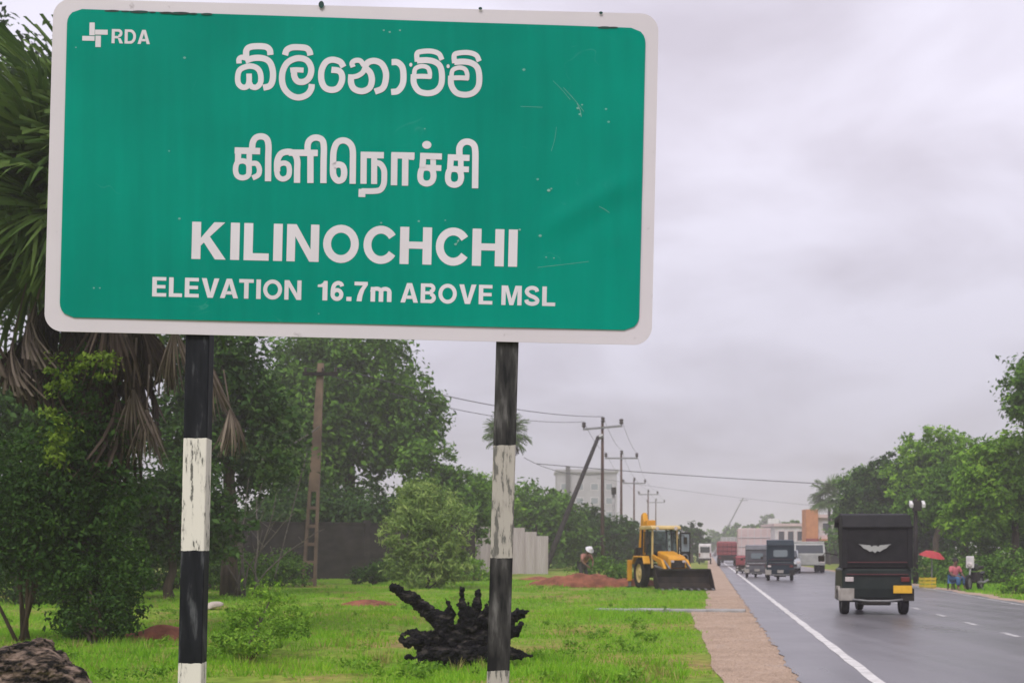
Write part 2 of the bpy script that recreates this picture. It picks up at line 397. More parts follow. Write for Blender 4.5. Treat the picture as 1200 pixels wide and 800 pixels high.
gx = np.concatenate([-np.geomspace(1400, 16, 26), np.linspace(-15, 26, 165), np.geomspace(27, 1400, 26)])
gy = np.concatenate([-np.geomspace(1400, 5, 12), np.linspace(-3, 8, 8), np.linspace(8.5, 70, 210), np.geomspace(71, 1400, 45)])
GX, GY = np.meshgrid(gx, gy)
GZ = ground_z(GX, GY)
nx, ny = len(gx), len(gy)
ii, jj = np.meshgrid(np.arange(nx - 1), np.arange(ny - 1))
q = np.stack([jj * nx + ii, jj * nx + ii + 1, (jj + 1) * nx + ii + 1, (jj + 1) * nx + ii], -1).reshape(-1, 4)
tag(link('ground', np_mesh('ground', np.stack([GX, GY, GZ], -1).reshape(-1, 3), quads=q, smooth=True), M['ground']), kind='structure')

def strip(name, m, ul, ur, ys, z):
    """strip of road-frame sheet between two edges"""
    V = []; 
    L = [ul(y) if callable(ul) else ul for y in ys]; R_ = [ur(y) if callable(ur) else ur for y in ys]
    for y, l, r in zip(ys, L, R_):
        V += [tuple(RD(l, y, z)), tuple(RD(r, y, z))]
    Q = [(2*i, 2*i+1, 2*i+3, 2*i+2) for i in range(len(ys) - 1)]
    return link(name, np_mesh(name, V, quads=Q), m)
ys = np.concatenate([np.linspace(-20, 8, 15), np.arange(8.2, 60, 0.22), np.geomspace(61, 1000, 60)])
tag(strip('gravel_verge', M['verge'], lambda y: float(verge_left(y)), 1.25, ys, -0.012), kind='structure')
def road_left(y): return 0.98 + 0.035 * math.sin(y * 2.3) * math.sin(y * 0.9) + 0.025 * math.sin(y * 7.1)
def road_right(y): return 8.42 + 0.08 * math.sin(y * 1.3) + 0.04 * math.sin(y * 4.1)
tag(strip('road', M['road'], road_left, road_right, ys, 0.0), kind='structure')
tag(strip('verge', M['verge'], 8.2, lambda y: 9.0 + 0.15 * math.sin(y * 1.1) + 0.1 * math.sin(y * 3.7), ys, -0.011), kind='structure')
tag(strip('edge_line', M['marking'], lambda y: 1.74 + 0.008 * math.sin(y * 3), lambda y: 1.88 + 0.008 * math.sin(y * 2.1), ys, 0.004), kind='structure')
tag(strip('edge_line', M['marking_worn'], 8.05, 8.15, ys, 0.004), kind='structure')
y0 = 8.0; k = 0
while y0 < 200:
    y1 = y0 + 1.1
    d = strip('centre_dash', M['marking_worn'], 4.98, 5.10, np.linspace(y0, y1, 3), 0.004); tag(d, kind='structure')
    y0 += 3.2

# loose stones on the verge: nobody could count them
def stone_field(name, n, ufun, yr, smin, smax, m):
    base = np.array([(1,0,0),(-.5,.87,0),(-.5,-.87,0),(0,0,.7),(.3,.2,.5)], dtype=float)
    Y = rng.uniform(yr[0], yr[1], n); u = ufun(Y, n); X = 0.15333 * Y + u
    s = rng.uniform(smin, smax, n); a = rng.uniform(0, 6.28, n)
    T = np.array([(0,1,3),(1,2,3),(2,0,3)])
    ca, sa = np.cos(a), np.sin(a)
    V = np.zeros((n, 4, 3))
    for k in range(4):
        bx = base[k][0] * s * rng.uniform(.7, 1.3, n); by = base[k][1] * s * rng.uniform(.7, 1.3, n)
        V[:, k, 0] = X + bx * ca - by * sa; V[:, k, 1] = Y + bx * sa + by * ca; V[:, k, 2] = -0.012 + base[k][2] * s - 0.002
    t = (T[None] + (np.arange(n) * 4)[:, None, None]).reshape(-1, 3)
    return tag(link(name, np_mesh(name, V.reshape(-1, 3), tris=t), m), kind='stuff')
o = stone_field('gravel', 9000, lambda Y, n: verge_left(Y) + (1.02 - verge_left(Y)) * rng.uniform(0, 1, n), (12, 40), 0.006, 0.034, M['verge'])
tag(o, 'loose brown gravel scattered over the roadside verge', 'gravel')

# ------------------------------------------------------------------ the place name sign
D = 5.5
S = D / F
LEAN = math.radians(1.33)
def SP(px, py, off=0.0):
    """photo pixel -> point on the sign's plane"""
    return Vector(((px - HX) * S, D - off, H - (py - HY) * S))
sign = empty('place_name_sign', (SP(402, 0).x, D + 0.06, 0), 0, 'large green place name board in three scripts on two banded posts', 'road sign')
sl = Vector(sign.location)
def sign_part(name, V, faces, m, parent=None):
    me = bpy.data.meshes.new(name); me.from_pydata([tuple(Vector(v) - sl) for v in V], [], faces)
    return link(name, me, m, parent or sign)
def rrect(tl, tr, br, bl, r, n=8):
    """rounded quadrilateral in pixels"""
    pts = [Vector(p) for p in (tl, tr, br, bl)]; out = []
    for i in range(4):
        p = pts[i]; a = (pts[i-1] - p).normalized(); b = (pts[(i+1) % 4] - p).normalized()
        s, e = p + a * r, p + b * r
        c = p + a * r + b * r
        for k in range(n + 1):
            t = k / n * math.pi / 2
            out.append(c - b * r * math.cos(t) - a * r * math.sin(t))
    return out
def slab(name, pts, off0, off1, m):
    n = len(pts)
    V = [SP(p.x, p.y, off0) for p in pts] + [SP(p.x, p.y, off1) for p in pts]
    return sign_part(name, V, [tuple(reversed(range(n))), tuple(range(n, 2*n))] + [(i, (i+1) % n, (i+1) % n + n, i + n) for i in range(n)], m)

def border_mat():
    m, nt, b, out = new_mat('reflective_border')
    vec = coords(nt); n1 = noise(nt, 1.5, 5, vec=vec); n2 = noise(nt, 14, 6, vec=vec)
    r1 = ramp(nt, n1.outputs['Fac'], [(0.3, (0.62, 0.57, 0.61)), (0.7, (0.56, 0.515, 0.545))])
    r2 = ramp(nt, n2.outputs['Fac'], [(0.24, (0.45, 0.42, 0.42)), (0.34, (1, 1, 1))])
    mx = nt.nodes.new('ShaderNodeMixRGB'); mx.blend_type = 'MULTIPLY'; mx.inputs[0].default_value = 0.8
    nt.links.new(r1.outputs[0], mx.inputs[1]); nt.links.new(r2.outputs[0], mx.inputs[2]); nt.links.new(mx.outputs[0], b.inputs['Base Color'])
    b.inputs['Roughness'].default_value = 0.5
    return m
def green_mat():
    m, nt, b, out = new_mat('green_sheeting')
    vec = coords(nt)
    n1 = noise(nt, 1.1, 4, vec=vec); n2 = noise(nt, 9, 6, vec=vec)
    st = nt.nodes.new('ShaderNodeMapping'); st.inputs['Scale'].default_value = (12, 1, 0.8); nt.links.new(vec, st.inputs[0])
    n3 = noise(nt, 1.5, 5, vec=st.outputs[0])
    r1 = ramp(nt, n1.outputs['Fac'], [(0.3, (0.001, 0.195, 0.142)), (0.7, (0.001, 0.265, 0.192))])
    r2 = ramp(nt, n3.outputs['Fac'], [(0.3, (0.93, 0.93, 0.93)), (0.7, (1.05, 1.05, 1.05))])
    mx = nt.nodes.new('ShaderNodeMixRGB'); mx.blend_type = 'MULTIPLY'; mx.inputs[0].default_value = 1
    nt.links.new(r1.outputs[0], mx.inputs[1]); nt.links.new(r2.outputs[0], mx.inputs[2])
    # scratches: thin pale marks where a warped noise is cut at one level
    n4 = noise(nt, 2.6, 2, vec=vec, dist=1.5); n5 = noise(nt, 5, 3, vec=vec)
    ab = nt.nodes.new('ShaderNodeMath'); ab.operation = 'SUBTRACT'; ab.inputs[1].default_value = 0.5; nt.links.new(n4.outputs['Fac'], ab.inputs[0])
    ab2 = nt.nodes.new('ShaderNodeMath'); ab2.operation = 'ABSOLUTE'; nt.links.new(ab.outputs[0], ab2.inputs[0])
    r4 = ramp(nt, ab2.outputs[0], [(0.0, (1, 1, 1)), (0.006, (0, 0, 0))])
    r5 = ramp(nt, n5.outputs['Fac'], [(0.62, (0, 0, 0)), (0.72, (0.12, 0.12, 0.12))])
    ml = nt.nodes.new('ShaderNodeMath'); ml.operation = 'MULTIPLY'; nt.links.new(r4.outputs[0], ml.inputs[0]); nt.links.new(r5.outputs[0], ml.inputs[1])
    mx2 = nt.nodes.new('ShaderNodeMixRGB'); mx2.inputs[2].default_value = (0.25, 0.5, 0.42, 1)
    nt.links.new(ml.outputs[0], mx2.inputs[0]); nt.links.new(mx.outputs[0], mx2.inputs[1])
    nt.links.new(mx2.outputs[0], b.inputs['Base Color'])
    b.inputs['Roughness'].default_value = 0.5; b.inputs['Specular IOR Level'].default_value = 0.03
    return m
M['border'], M['green'] = border_mat(), green_mat()
M['letter'] = mat('letter_sheeting', (0.66, 0.62, 0.66), (0.60, 0.56, 0.59), 3, 0.5)
M['back'] = mat('aluminium_back', (0.30, 0.30, 0.30), (0.22, 0.22, 0.22), 4, 0.5, metal=0.5)

slab('board', rrect((63, -1), (772, 17), (763.5, 404.5), (52, 388), 21), 0.0, 0.004, M['border'])
# green face: a fine grid so that the dents are real relief
def face_uv_to_px(a, b):
    tl, tr, br, bl = (Vector(p) for p in ((80, 11.5), (756.5, 34.5), (748.5, 387.5), (70.5, 372)))
    return (tl * (1-a) + tr * a) * (1-b) + (bl * (1-a) + br * a) * b
def dent(px, py):
    """relief of the sheet in metres: a crease right of the name, gentle waves elsewhere"""
    d = 0.0010 * math.sin(px * 0.021 + py * 0.006) * math.sin(py * 0.017 + 1.1)
    ax, ay, bx, by = 618, 282, 748, 205            # crease line
    L = math.hypot(bx - ax, by - ay); tx, ty = (bx - ax) / L, (by - ay) / L
    t = (px - ax) * tx + (py - ay) * ty; n = -(px - ax) * ty + (py - ay) * tx
    w = max(0, min(1, (t - 8) / 40)) * max(0, min(1, (L + 15 - t) / 50))
    d += 0.0052 * w * math.exp(-(n / 12) ** 2) - 0.0030 * w * math.exp(-((n - 26) / 16) ** 2)
    d += -0.0016 * math.exp(-(((px - 668) / 38) ** 2 + ((py - 300) / 16) ** 2))
    d += 0.0012 * math.exp(-(((px - 690) / 16) ** 2 + ((py - 125) / 60) ** 2))
    return d
NXG, NYG = 150, 84
pts2 = rrect((80, 11.5), (756.5, 34.5), (748.5, 387.5), (70.5, 372), 17, 6)
def inside_corner(p):
    return True
Vg, keep = [], {}
cr = 17
for j in range(NYG + 1):
    for i in range(NXG + 1):
        a, b = i / NXG, j / NYG
        # squeeze the outermost columns into the rounded corners
        yb = b * 360; inset = 0
        for e in (yb, 360 - yb):
            if e < cr: inset = cr - math.sqrt(max(0, cr*cr - (cr - e)**2))
        a2 = (inset + a * (676 - 2 * inset)) / 676
        p = face_uv_to_px(a2, b)
        Vg.append(SP(p.x, p.y, 0.0095 + dent(p.x, p.y)))
W1 = NXG + 1
gf = sign_part('green_face', Vg, [(j*W1+i, (j+1)*W1+i, (j+1)*W1+i+1, j*W1+i+1) for j in range(NYG) for i in range(NXG)], M['green'])
for p in gf.data.polygons: p.use_smooth = True

# lettering: flat sheet strokes lying on the face
def catmull(pts, n=6, closed=False):
    P_ = [Vector(p) for p in pts]; out = []
    m = len(P_)
    rng_ = range(m) if closed else range(m - 1)
    for i in rng_:
        p0 = P_[i-1] if (closed or i > 0) else P_[0] * 2 - P_[1]
        p1, p2 = P_[i], P_[(i+1) % m]
        p3 = P_[(i+2) % m] if (closed or i + 2 < m) else P_[-1] * 2 - P_[-2]
        for k in range(n):
            t = k / n
            out.append(0.5 * ((2*p1) + (p2-p0)*t + (2*p0-5*p1+4*p2-p3)*t*t + (3*p1-p0-3*p2+p3)*t**3))
    if not closed: out.append(P_[-1])
    return out
class Letters:
    def __init__(s): s.V = []; s.Fc = []; s.k = 0
    def stroke(s, pts, w, org, sc, smooth=True, closed=False):
        p = [Vector(a) for a in pts]
        if smooth and len(p) > 2: p = catmull(p, 6, closed)
        p = [Vector((org[0] + a.x / sc, org[1] + a.y / sc)) for a in p]
        w = w / sc; off = 0.0106 + 0.00012 * (s.k % 12); s.k += 1
        n = len(p); b = len(s.V)
        for i in range(n):
            if closed: d = p[(i+1) % n] - p[i-1]
            else: d = p[min(i+1, n-1)] - p[max(i-1, 0)]
            d.normalize(); nn = Vector((-d.y, d.x)) * w / 2
            for e in (p[i] + nn, p[i] - nn):
                s.V.append(SP(e.x, e.y, off + dent(e.x, e.y)))
        for i in range(n if closed else n - 1):
            i2 = (i + 1) % n
            s.Fc.append((b + 2*i, b + 2*i + 1, b + 2*i2 + 1, b + 2*i2))
    def poly(s, pts):
        off = 0.0106 + 0.00012 * (s.k % 12); s.k += 1; b = len(s.V)
        s.V += [SP(x, y, off + dent(x, y)) for x, y in pts]; s.Fc.append(tuple(range(b, b + len(pts))))
    def disc(s, c, rx, ry, org, sc):
        off = 0.0106 + 0.00012 * (s.k % 12); s.k += 1
        b = len(s.V)
        for i in range(20):
            t = i * math.pi / 10
            s.V.append(SP(org[0] + (c[0] + rx * math.cos(t)) / sc, org[1] + (c[1] + ry * math.sin(t)) / sc, off))
        s.Fc.append(tuple(range(b, b + 20)))
    def build(s, name):
        return sign_part(name, s.V, s.Fc, M['letter'])

A, sc = (270, 45), 7.742; B = (415, 45); w = 56
L = Letters()
L.stroke([(148,178),(150,120),(182,90),(255,82),(325,88),(360,115),(368,162)], w, A, sc)
L.stroke([(84,238),(84,200),(112,182),(165,196)], 48, A, sc)
L.stroke([(140,215),(215,190),(300,192),(360,225),(388,300),(388,385),(362,440),(302,458)], w, A, sc)
L.stroke([(174,330),(174,400),(155,446),(112,452),(76,415),(74,340),(100,288),(180,262),(248,282),(278,335),(278,410),(242,452),(196,446),(174,405)], 50, A, sc)
L.stroke([(500,164),(516,118),(560,95),(620,92),(690,100),(720,128),(730,166)], w, A, sc)
L.stroke([(548,300),(600,296),(668,300)], 46, A, sc)
L.stroke([(582,300),(586,360),(618,402),(676,402),(722,362),(738,290),(712,225),(660,195),(590,196),(520,235),(480,310),(474,400),(500,475),(560,530),(630,546),(700,520),(736,470),(742,425)], w, A, sc)
L.stroke([(1030,272),(1000,225),(930,205),(870,228),(832,300),(830,390),(860,455),(920,478),(980,460),(1014,400),(1014,340),(985,305),(920,296)], w, A, sc)
L.stroke([(-6,272),(-16,236),(15,212),(60,216),(92,258)], 46, B, sc)
L.stroke([(98,268),(135,226),(195,216),(255,245),(290,320),(286,405),(258,465),(190,494)], w, B, sc)
L.stroke([(106,262),(82,318),(36,350),(-14,362)], 46, B, sc)
L.stroke([(-22,338),(-24,415),(6,470),(75,490),(140,462),(164,395),(150,325),(108,282)], w, B, sc)
L.stroke([(342,226),(395,228),(438,270),(450,350),(440,430),(398,486),(338,496)], w, B, sc)
for dx, dy in ((0, 0), (338, 14)):
    T = lambda pts: [(x + dx, y + dy) for x, y in pts]
    L.stroke(T([(574,222),(572,150),(610,130),(700,126),(770,150),(798,205)]), 46, B, sc)
    L.stroke(T([(572,212),(660,208),(730,222),(780,262),(798,340),(790,430),(745,488),(670,508),(590,488),(545,420),(542,335)]), 54, B, sc)
    L.stroke(T([(545,345),(558,285),(615,262),(668,276),(688,320),(686,372)]), 40, B, sc)
    L.stroke(T([(545,356),(620,354),(700,358)]), 44, B, sc)
    L.disc((516 + dx, 250 + dy), 14, 18, B, sc)
L.build('sinhala_lettering')

A, sa = (268, 150), 7.895; B, sb = (415, 150), 7.742; w = 58
L = Letters()
L.stroke([(60,216),(295,222)], 60, A, sa, False)
L.stroke([(94,200),(90,330)], 56, A, sa, False)
L.stroke([(68,392),(84,330),(135,312),(182,335),(194,392),(182,448),(132,468),(84,448)], 50, A, sa, True, True)
L.stroke([(196,210),(192,420)], 50, A, sa, False)
L.stroke([(210,335),(262,338),(288,385),(278,440),(224,470)], 48, A, sa)
L.stroke([(222,240),(226,150),(255,100),(305,86),(352,105),(372,165),(370,300),(368,500)], w, A, sa)
L.stroke([(452,410),(455,310),(490,245),(560,228),(615,250),(638,310),(637,400),(636,515)], w, A, sa)
L.stroke([(560,236),(828,240)], 60, A, sa, False)
L.stroke([(450,400),(468,350),(515,332),(556,352),(566,410),(552,458),(505,480),(462,456)], 48, A, sa, True, True)
L.stroke([(760,240),(760,517)], w, A, sa, False)
L.stroke([(733,240),(738,150),(772,108),(820,98),(868,120),(884,180),(882,320),(880,518)], w, A, sa)
L.stroke([(1150,525),(1152,350),(1150,210),(1120,148),(1062,124),(1005,148),(976,220),(970,330),(972,440),(1010,494),(1058,480),(1072,420),(1058,362),(1012,346),(972,366)], w, A, sa)
L.stroke([(62,252),(272,256)], 58, B, sb, False)
L.stroke([(90,240),(88,514)], 56, B, sb, False)
L.stroke([(185,260),(184,516)], 54, B, sb, False)
L.stroke([(190,322),(240,335),(272,385),(276,450),(270,520),(240,568),(180,580),(70,580)], 52, B, sb)
L.stroke([(75,560),(73,634)], 62, B, sb, False)
L.stroke([(340,256),(550,260)], 58, B, sb, False)
L.stroke([(525,262),(522,298)], 46, B, sb, False)
L.stroke([(368,240),(364,528)], 58, B, sb, False)
L.stroke([(467,260),(464,532)], 58, B, sb, False)
L.disc((661, 162), 42, 36, B, sb)
for dx, dy in ((0, 0), (250, 12)):
    T = lambda pts: [(x + dx, y + dy) for x, y in pts]
    L.stroke(T([(600,262),(798,268)]), 56, B, sb, False)
    L.stroke(T([(630,245),(622,365)]), 56, B, sb, False)
    L.stroke(T([(625,366),(792,372)]), 52, B, sb, False)
    L.stroke(T([(718,265),(720,430)]), 50, B, sb, False)
    L.stroke(T([(602,440),(616,382),(660,368),(706,385),(722,440),(706,492),(660,512),(614,492)]), 54, B, sb, True, True)
L.stroke([(956,262),(958,185),(990,142),(1040,134),(1084,160),(1100,220),(1100,380),(1098,555)], w, B, sb)
L.build('tamil_lettering')

GW = 0.205     # stem width over cap height
def ring(cx, cy, rx, ry, a0=0, a1=360, n=28):
    return [(cx + rx * math.cos(math.radians(a0 + (a1 - a0) * i / n)), cy + ry * math.sin(math.radians(a0 + (a1 - a0) * i / n))) for i in range(n + 1)]
def glyph(ch, s):
    """advance width, polygons, strokes (points, closed) of a bold grotesque capital in units of cap height"""
    h = s / 2; R4 = lambda a, b, c, d: [(a, c), (b, c), (b, d), (a, d)]
    if ch == 'I': return s, [R4(0, s, 0, 1)], []
    if ch == 'L': return .60, [R4(0, s, 0, 1), R4(s, .60, 0, s * .9)], []
    if ch == 'E': return .64, [R4(0, s, 0, 1), R4(s, .64, 0, s * .88), R4(s, .63, 1 - s * .88, 1), R4(s, .60, .5 - s * .40, .5 + s * .45)], []
    if ch == 'H': return .76, [R4(0, s, 0, 1), R4(.76 - s, .76, 0, 1), R4(s, .76 - s, .5 - s * .38, .5 + s * .5)], []
    if ch == 'T': return .66, [R4(0, .66, 1 - s * .9, 1), R4(.33 - h, .33 + h, 0, 1 - s * .9)], []
    if ch == 'N': return .77, [[(0, 0), (0, 1), (s * 1.05, 1), (.77 - s * .93, .33), (.77 - s * .93, 1), (.77, 1), (.77, 0), (.77 - s * 1.05, 0), (s * .93, .67), (s * .93, 0)]], []
    if ch == 'K': return .82, [[(0, 0), (0, 1), (s, 1), (s, .57), (.53, 1), (.79, 1), (.43, .61), (.82, 0), (.56, 0), (.29, .45), (s, .36), (s, 0)]], []
    if ch == 'A': return .82, [[(0, 0), (s * 1.05, 0), (.41, .74), (.41, 1), (.29, 1)], [(.82, 0), (.82 - s * 1.05, 0), (.41, .74), (.41, 1), (.53, 1)], [(.27, .19), (.55, .19), (.505, .36), (.315, .36)]], []
    if ch == 'V': return .80, [[(0, 1), (s * 1.1, 1), (.40, .27), (.80 - s * 1.1, 1), (.80, 1), (.52, 0), (.28, 0)]], []
    if ch == 'M': return .92, [[(0, 0), (0, 1), (.29, 1), (.46, .33), (.63, 1), (.92, 1), (.92, 0), (.92 - s * .93, 0), (.92 - s * .93, .72), (.55, 0), (.37, 0), (s * .93, .72), (s * .93, 0)]], []
    if ch == 'O': return .88, [], [(ring(.44, .5, .44 - h, .515 - h)[:-1], True)]
    if ch == 'C': return .80, [], [(ring(.43, .5, .43 - h, .515 - h, 33, 327), False)]
    if ch == 'D': return .76, [R4(0, s, 0, 1), R4(s, .36, 0, s * .88), R4(s, .36, 1 - s * .88, 1)], [(ring(.36, .5, .40 - h, .5 - s * .44, -90, 90), False)]
    if ch == 'B': return .72, [R4(0, s, 0, 1), R4(s, .44, 0, s * .85), R4(s, .42, 1 - s * .85, 1), R4(s, .44, .52 - s * .4, .52 + s * .4)], [(ring(.44, .27, .28 - h, .27 - s * .42, -90, 90), False), (ring(.42, .75, .27 - h, .25 - s * .42, -90, 90), False)]
    if ch == 'R': return .76, [R4(0, s, 0, 1), R4(s, .44, 1 - s * .88, 1), R4(s, .44, .43 - s * .4, .43 + s * .45), [(.40, .40), (.60, .36), (.76, 0), (.53, 0)]], [(ring(.44, .715, .28 - h, .285 - s * .44, -90, 90), False)]
    if ch == 'S': return .70, [], [(catmull([(.10, .30), (.14, .17), (.34, .09), (.55, .15), (.60, .29), (.47, .42), (.24, .53), (.11, .70), (.18, .85), (.35, .915), (.53, .86), (.59, .72)], 6), False)]
    if ch == '1': return .42, [[(.21, 0), (.21, .68), (0, .68), (0, .80), (.14, .83), (.23, .91), (.26, 1), (.42, 1), (.42, 0)]], []
    if ch == '6': return .58, [], [(ring(.29, .32, .29 - h, .33 - h)[:-1], True), (catmull([(.11, .32), (.11, .55), (.17, .80), (.32, .91), (.46, .86), (.50, .74)], 6), False)]
    if ch == '7': return .58, [[(0, 1), (.57, 1), (.57, .84), (.43, .58), (.35, .28), (.32, 0), (.10, 0), (.14, .30), (.23, .58), (.36, .81), (0, .81)]], []
    if ch == '.': return s * 1.05, [R4(0, s * 1.05, 0, s * 1.05)], []
    if ch == 'm': return .90, [R4(0, s * .95, 0, .75), R4(.35, .35 + s * .95, 0, .52), R4(.90 - s * .95, .90, 0, .52)], [(ring(.255, .50, .19, .165, 180, 0), False), (ring(.625, .50, .18, .165, 180, 0), False)]
def word(text, xl, yt, xr, cap, part, s=GW, gap=.105):
    """a word fitted between xl and xr pixels, leaning with the board; every letter its own piece"""
    gl = [glyph(c, s) for c in text]
    gaps = [gap * (.35 if (a + b) in ('VA', 'AT', 'AV') else .8 if (a in 'OCD' or b in 'OCD') else 1.0) for a, b in zip(text, text[1:])]
    tot = sum(g[0] for g in gl) + sum(gaps); kx = (xr - xl) / tot; x0 = 0
    for i, (wd, polys, strokes) in enumerate(gl):
        L = Letters()
        def mp(p):
            a = (x0 + p[0]) * kx; b = (1 - p[1]) * cap
            return (xl + a * math.cos(LEAN) - b * math.sin(LEAN), yt + a * math.sin(LEAN) * 1.05 + b * math.cos(LEAN))
        for pg in polys: L.poly([mp(p) for p in pg])
        for pts, closed in strokes: L.stroke([mp(p) for p in pts], s * .93 * (cap + kx) / 2, (0, 0), 1.0, False, closed)
        o = sign_part('letter', L.V, L.Fc, M['letter'], part)
        x0 += wd + (gaps[i] if i < len(gaps) else 0)
def part_empty(name):
    o = bpy.data.objects.new(name, None); C.objects.link(o); o.parent = sign; return o
pe_ = part_empty('name_lettering'); word('KILINOCHCHI', 226, 260.5, 607, 43.5, pe_, .215, .105)
pe_ = part_empty('elevation_lettering')
for args in (('ELEVATION', 179.5, 325, 354), ('16.7m', 373, 329.5, 459.5), ('ABOVE', 470, 332, 577.5), ('MSL', 588, 335, 651)): word(*args, 22.8, pe_, .205, .12)
pe_ = part_empty('agency_lettering'); word('RDA', 132, 35.5, 176.8, 16.6, pe_, .2, .12)
L = Letters(); O = (90, 15)
for pts, ww in (([(228,155),(226,335)], 74), ([(268,290),(446,292)], 70), ([(90,376),(262,380)], 66), ([(313,340),(311,500)], 76)):
    L.stroke(pts, ww, O, 12.0, False)
L.build('agency_emblem')
# stone chips in the sheeting
L = Letters()
for (x, y, r) in [(217,69,2.2),(450,37,1.6),(457,39,1.8),(469,37,1.6),(614,83,2.4),(710,129,1.8),(713,144,2.0),(630,211,2.0),(643,224,2.6),(646,222,1.5),(609,270,2.0),(633,277,2.4),(640,302,1.4),(649,303,1.3),
                  (199,178,1.4),(211,257,2.0),(111,338,1.6),(118,338,1.4),(491,260,1.8),(522,259,1.2),(447,262,1.8),(534,287,2.2),(537,283,1.8),(677,128,2.2),(679,135,1.6),(498,152,1.3),(682,124,1.5),(374,368,1.3),(90,57,1.3)]:
    L.disc((x, y), r * .75, r * 0.6, (0, 0), 1.0)
for a_, b_, w_ in (((648, 96), (668, 118), .8), ((660, 104), (684, 132), 1.0), ((676, 122), (681, 138), 1.6), ((702, 243), (714, 250), 1.0), ((610, 126), (636, 127), .8), ((652, 150), (646, 178), .7), ((630, 314), (690, 307), .7), ((533, 288), (538, 281), 1.8)):
    L.stroke([a_, ((a_[0] + b_[0]) / 2 + 1, (a_[1] + b_[1]) / 2), b_], w_ * .45, (0, 0), 1.0)
o = L.build('paint_chips'); o['kind'] = 'stuff'; o.data.materials.clear()
o.data.materials.append(mat('bare_chip', (0.20, 0.42, 0.35), (0.12, 0.33, 0.27), 30, 0.6))
L = Letters()
for k_, x in enumerate(list(np.linspace(132, 243, 8)) + [708, 718]):
    L.disc((x, (14.2 + (x - 128) * 0.034) if x < 400 else 33.8), (9, 5, 11, 4, 8, 12, 5, 7, 8, 6)[k_], (1.3, 1.0, 1.7, .9, 1.2, 1.6, 1.0, 1.3, 1.4, 1.0)[k_], (0, 0), 1.0)
for x, y in ((377, 7), (563, 11.5), (704, 16.5)):
    L.disc((x, y), 3.2 if x < 400 else 2.2, 4.2 if x < 400 else 1.6, (0, 0), 1.0)
o = L.build('dirt_marks'); o['kind'] = 'stuff'; o.data.materials.clear(); o.data.materials.append(mat('dirt', (0.012, 0.06, 0.05), (0.03, 0.03, 0.03), 30, 0.8))

# posts with painted bands
def post_mat(name, tops, light, dark, seed, peel):
    """bands set out by height above the ground; paint flaking away"""
    m, nt, b, out = new_mat(name)
    vec = coords(nt)
    st = nt.nodes.new('ShaderNodeMapping'); st.inputs['Scale'].default_value = (4.5, 4.5, 0.9); st.inputs['Location'].default_value = (seed, seed * 2, seed)
    nt.links.new(vec, st.inputs[0])
    sep = nt.nodes.new('ShaderNodeSeparateXYZ'); nt.links.new(vec, sep.inputs[0])
    fac = None
    zs = sorted(tops)
    div = nt.nodes.new('ShaderNodeMapRange'); div.inputs['From Min'].default_value = 0; div.inputs['From Max'].default_value = 4
    jn = noise(nt, 30, 3, vec=vec)
    ja = nt.nodes.new('ShaderNodeMath'); ja.operation = 'MULTIPLY_ADD'; ja.inputs[1].default_value = 0.012; nt.links.new(jn.outputs['Fac'], ja.inputs[0]); nt.links.new(sep.outputs['Z'], ja.inputs[2])
    nt.links.new(ja.outputs[0], div.inputs['Value'])
    r = nt.nodes.new('ShaderNodeValToRGB'); r.color_ramp.interpolation = 'CONSTANT'; e = r.color_ramp.elements
    while len(e) < len(zs) + 1: e.new(0.9)
    for k in range(len(zs) + 1):
        e[k].position = 0 if k == 0 else zs[k-1] / 4.0
        wv = (len(zs) - k) % 2 == 1
        e[k].color = (1, 1, 1, 1) if wv else (0, 0, 0, 1)
    nt.links.new(div.outputs[0], r.inputs[0])
    n1 = noise(nt, 9, 6, 0.65, vec=st.outputs[0]); n2 = noise(nt, 5, 5, vec=st.outputs[0])
    lite = ramp(nt, n1.outputs['Fac'], [(peel - 0.03, light), (peel + 0.04, tuple(c * 0.82 for c in light)), (peel + 0.06, (0.16, 0.155, 0.14)), (0.8, (0.07, 0.068, 0.06))])
    drk = ramp(nt, n2.outputs['Fac'], [(0.4, dark[0]), (0.56, dark[1]), (0.7, dark[2])])
    mx = nt.nodes.new('ShaderNodeMixRGB'); nt.links.new(r.outputs[0], mx.inputs[0]); nt.links.new(drk.outputs[0], mx.inputs[1]); nt.links.new(lite.outputs[0], mx.inputs[2])
    nt.links.new(mx.outputs[0], b.inputs['Base Color']); b.inputs['Roughness'].default_value = 0.65; b.inputs['Specular IOR Level'].default_value = 0.15
    bp = nt.nodes.new('ShaderNodeBump'); bp.inputs['Strength'].default_value = 0.5; bp.inputs['Distance'].default_value = 0.004
    nt.links.new(n1.outputs['Fac'], bp.inputs['Height']); nt.links.new(bp.outputs[0], b.inputs['Normal'])
    return m
def zrow(py): return H - (py - HY) * S
M['post_a'] = post_mat('banded_post_paint', [zrow(512), zrow(645), zrow(778)], (0.68, 0.64, 0.58), [(0.008, 0.009, 0.012), (0.014, 0.015, 0.019), (0.09, 0.093, 0.10)], 1.3, 0.545)
M['post_b'] = post_mat('worn_banded_post_paint', [zrow(520), zrow(652), zrow(785)], (0.40, 0.37, 0.33), [(0.013, 0.013, 0.014), (0.045, 0.043, 0.042), (0.14, 0.135, 0.13)], 4.1, 0.50)
def post(xt, yt, xb, wpx, m, name_label):
    top, bot = SP(xt, yt), SP(xb, 800)
    k = (top.x - bot.x) / (top.z - bot.z); half = wpx * S / 2
    zt, zb = zrow(yt - 330), -0.4
    mb = MB(); pts = []
    for z in (zb, zt):
        cx = bot.x + k * (z - bot.z)
        for sx, sy in ((-1, 0), (1, 0), (1, 1), (-1, 1)):
            pts.append((cx + sx * half - sl.x, D + 0.012 + sy * 0.095 - sl.y, z - sl.z))
    mb.hexa(pts)
    return tag(mb.build('post', m, sign, bevel=0.006), name_label)
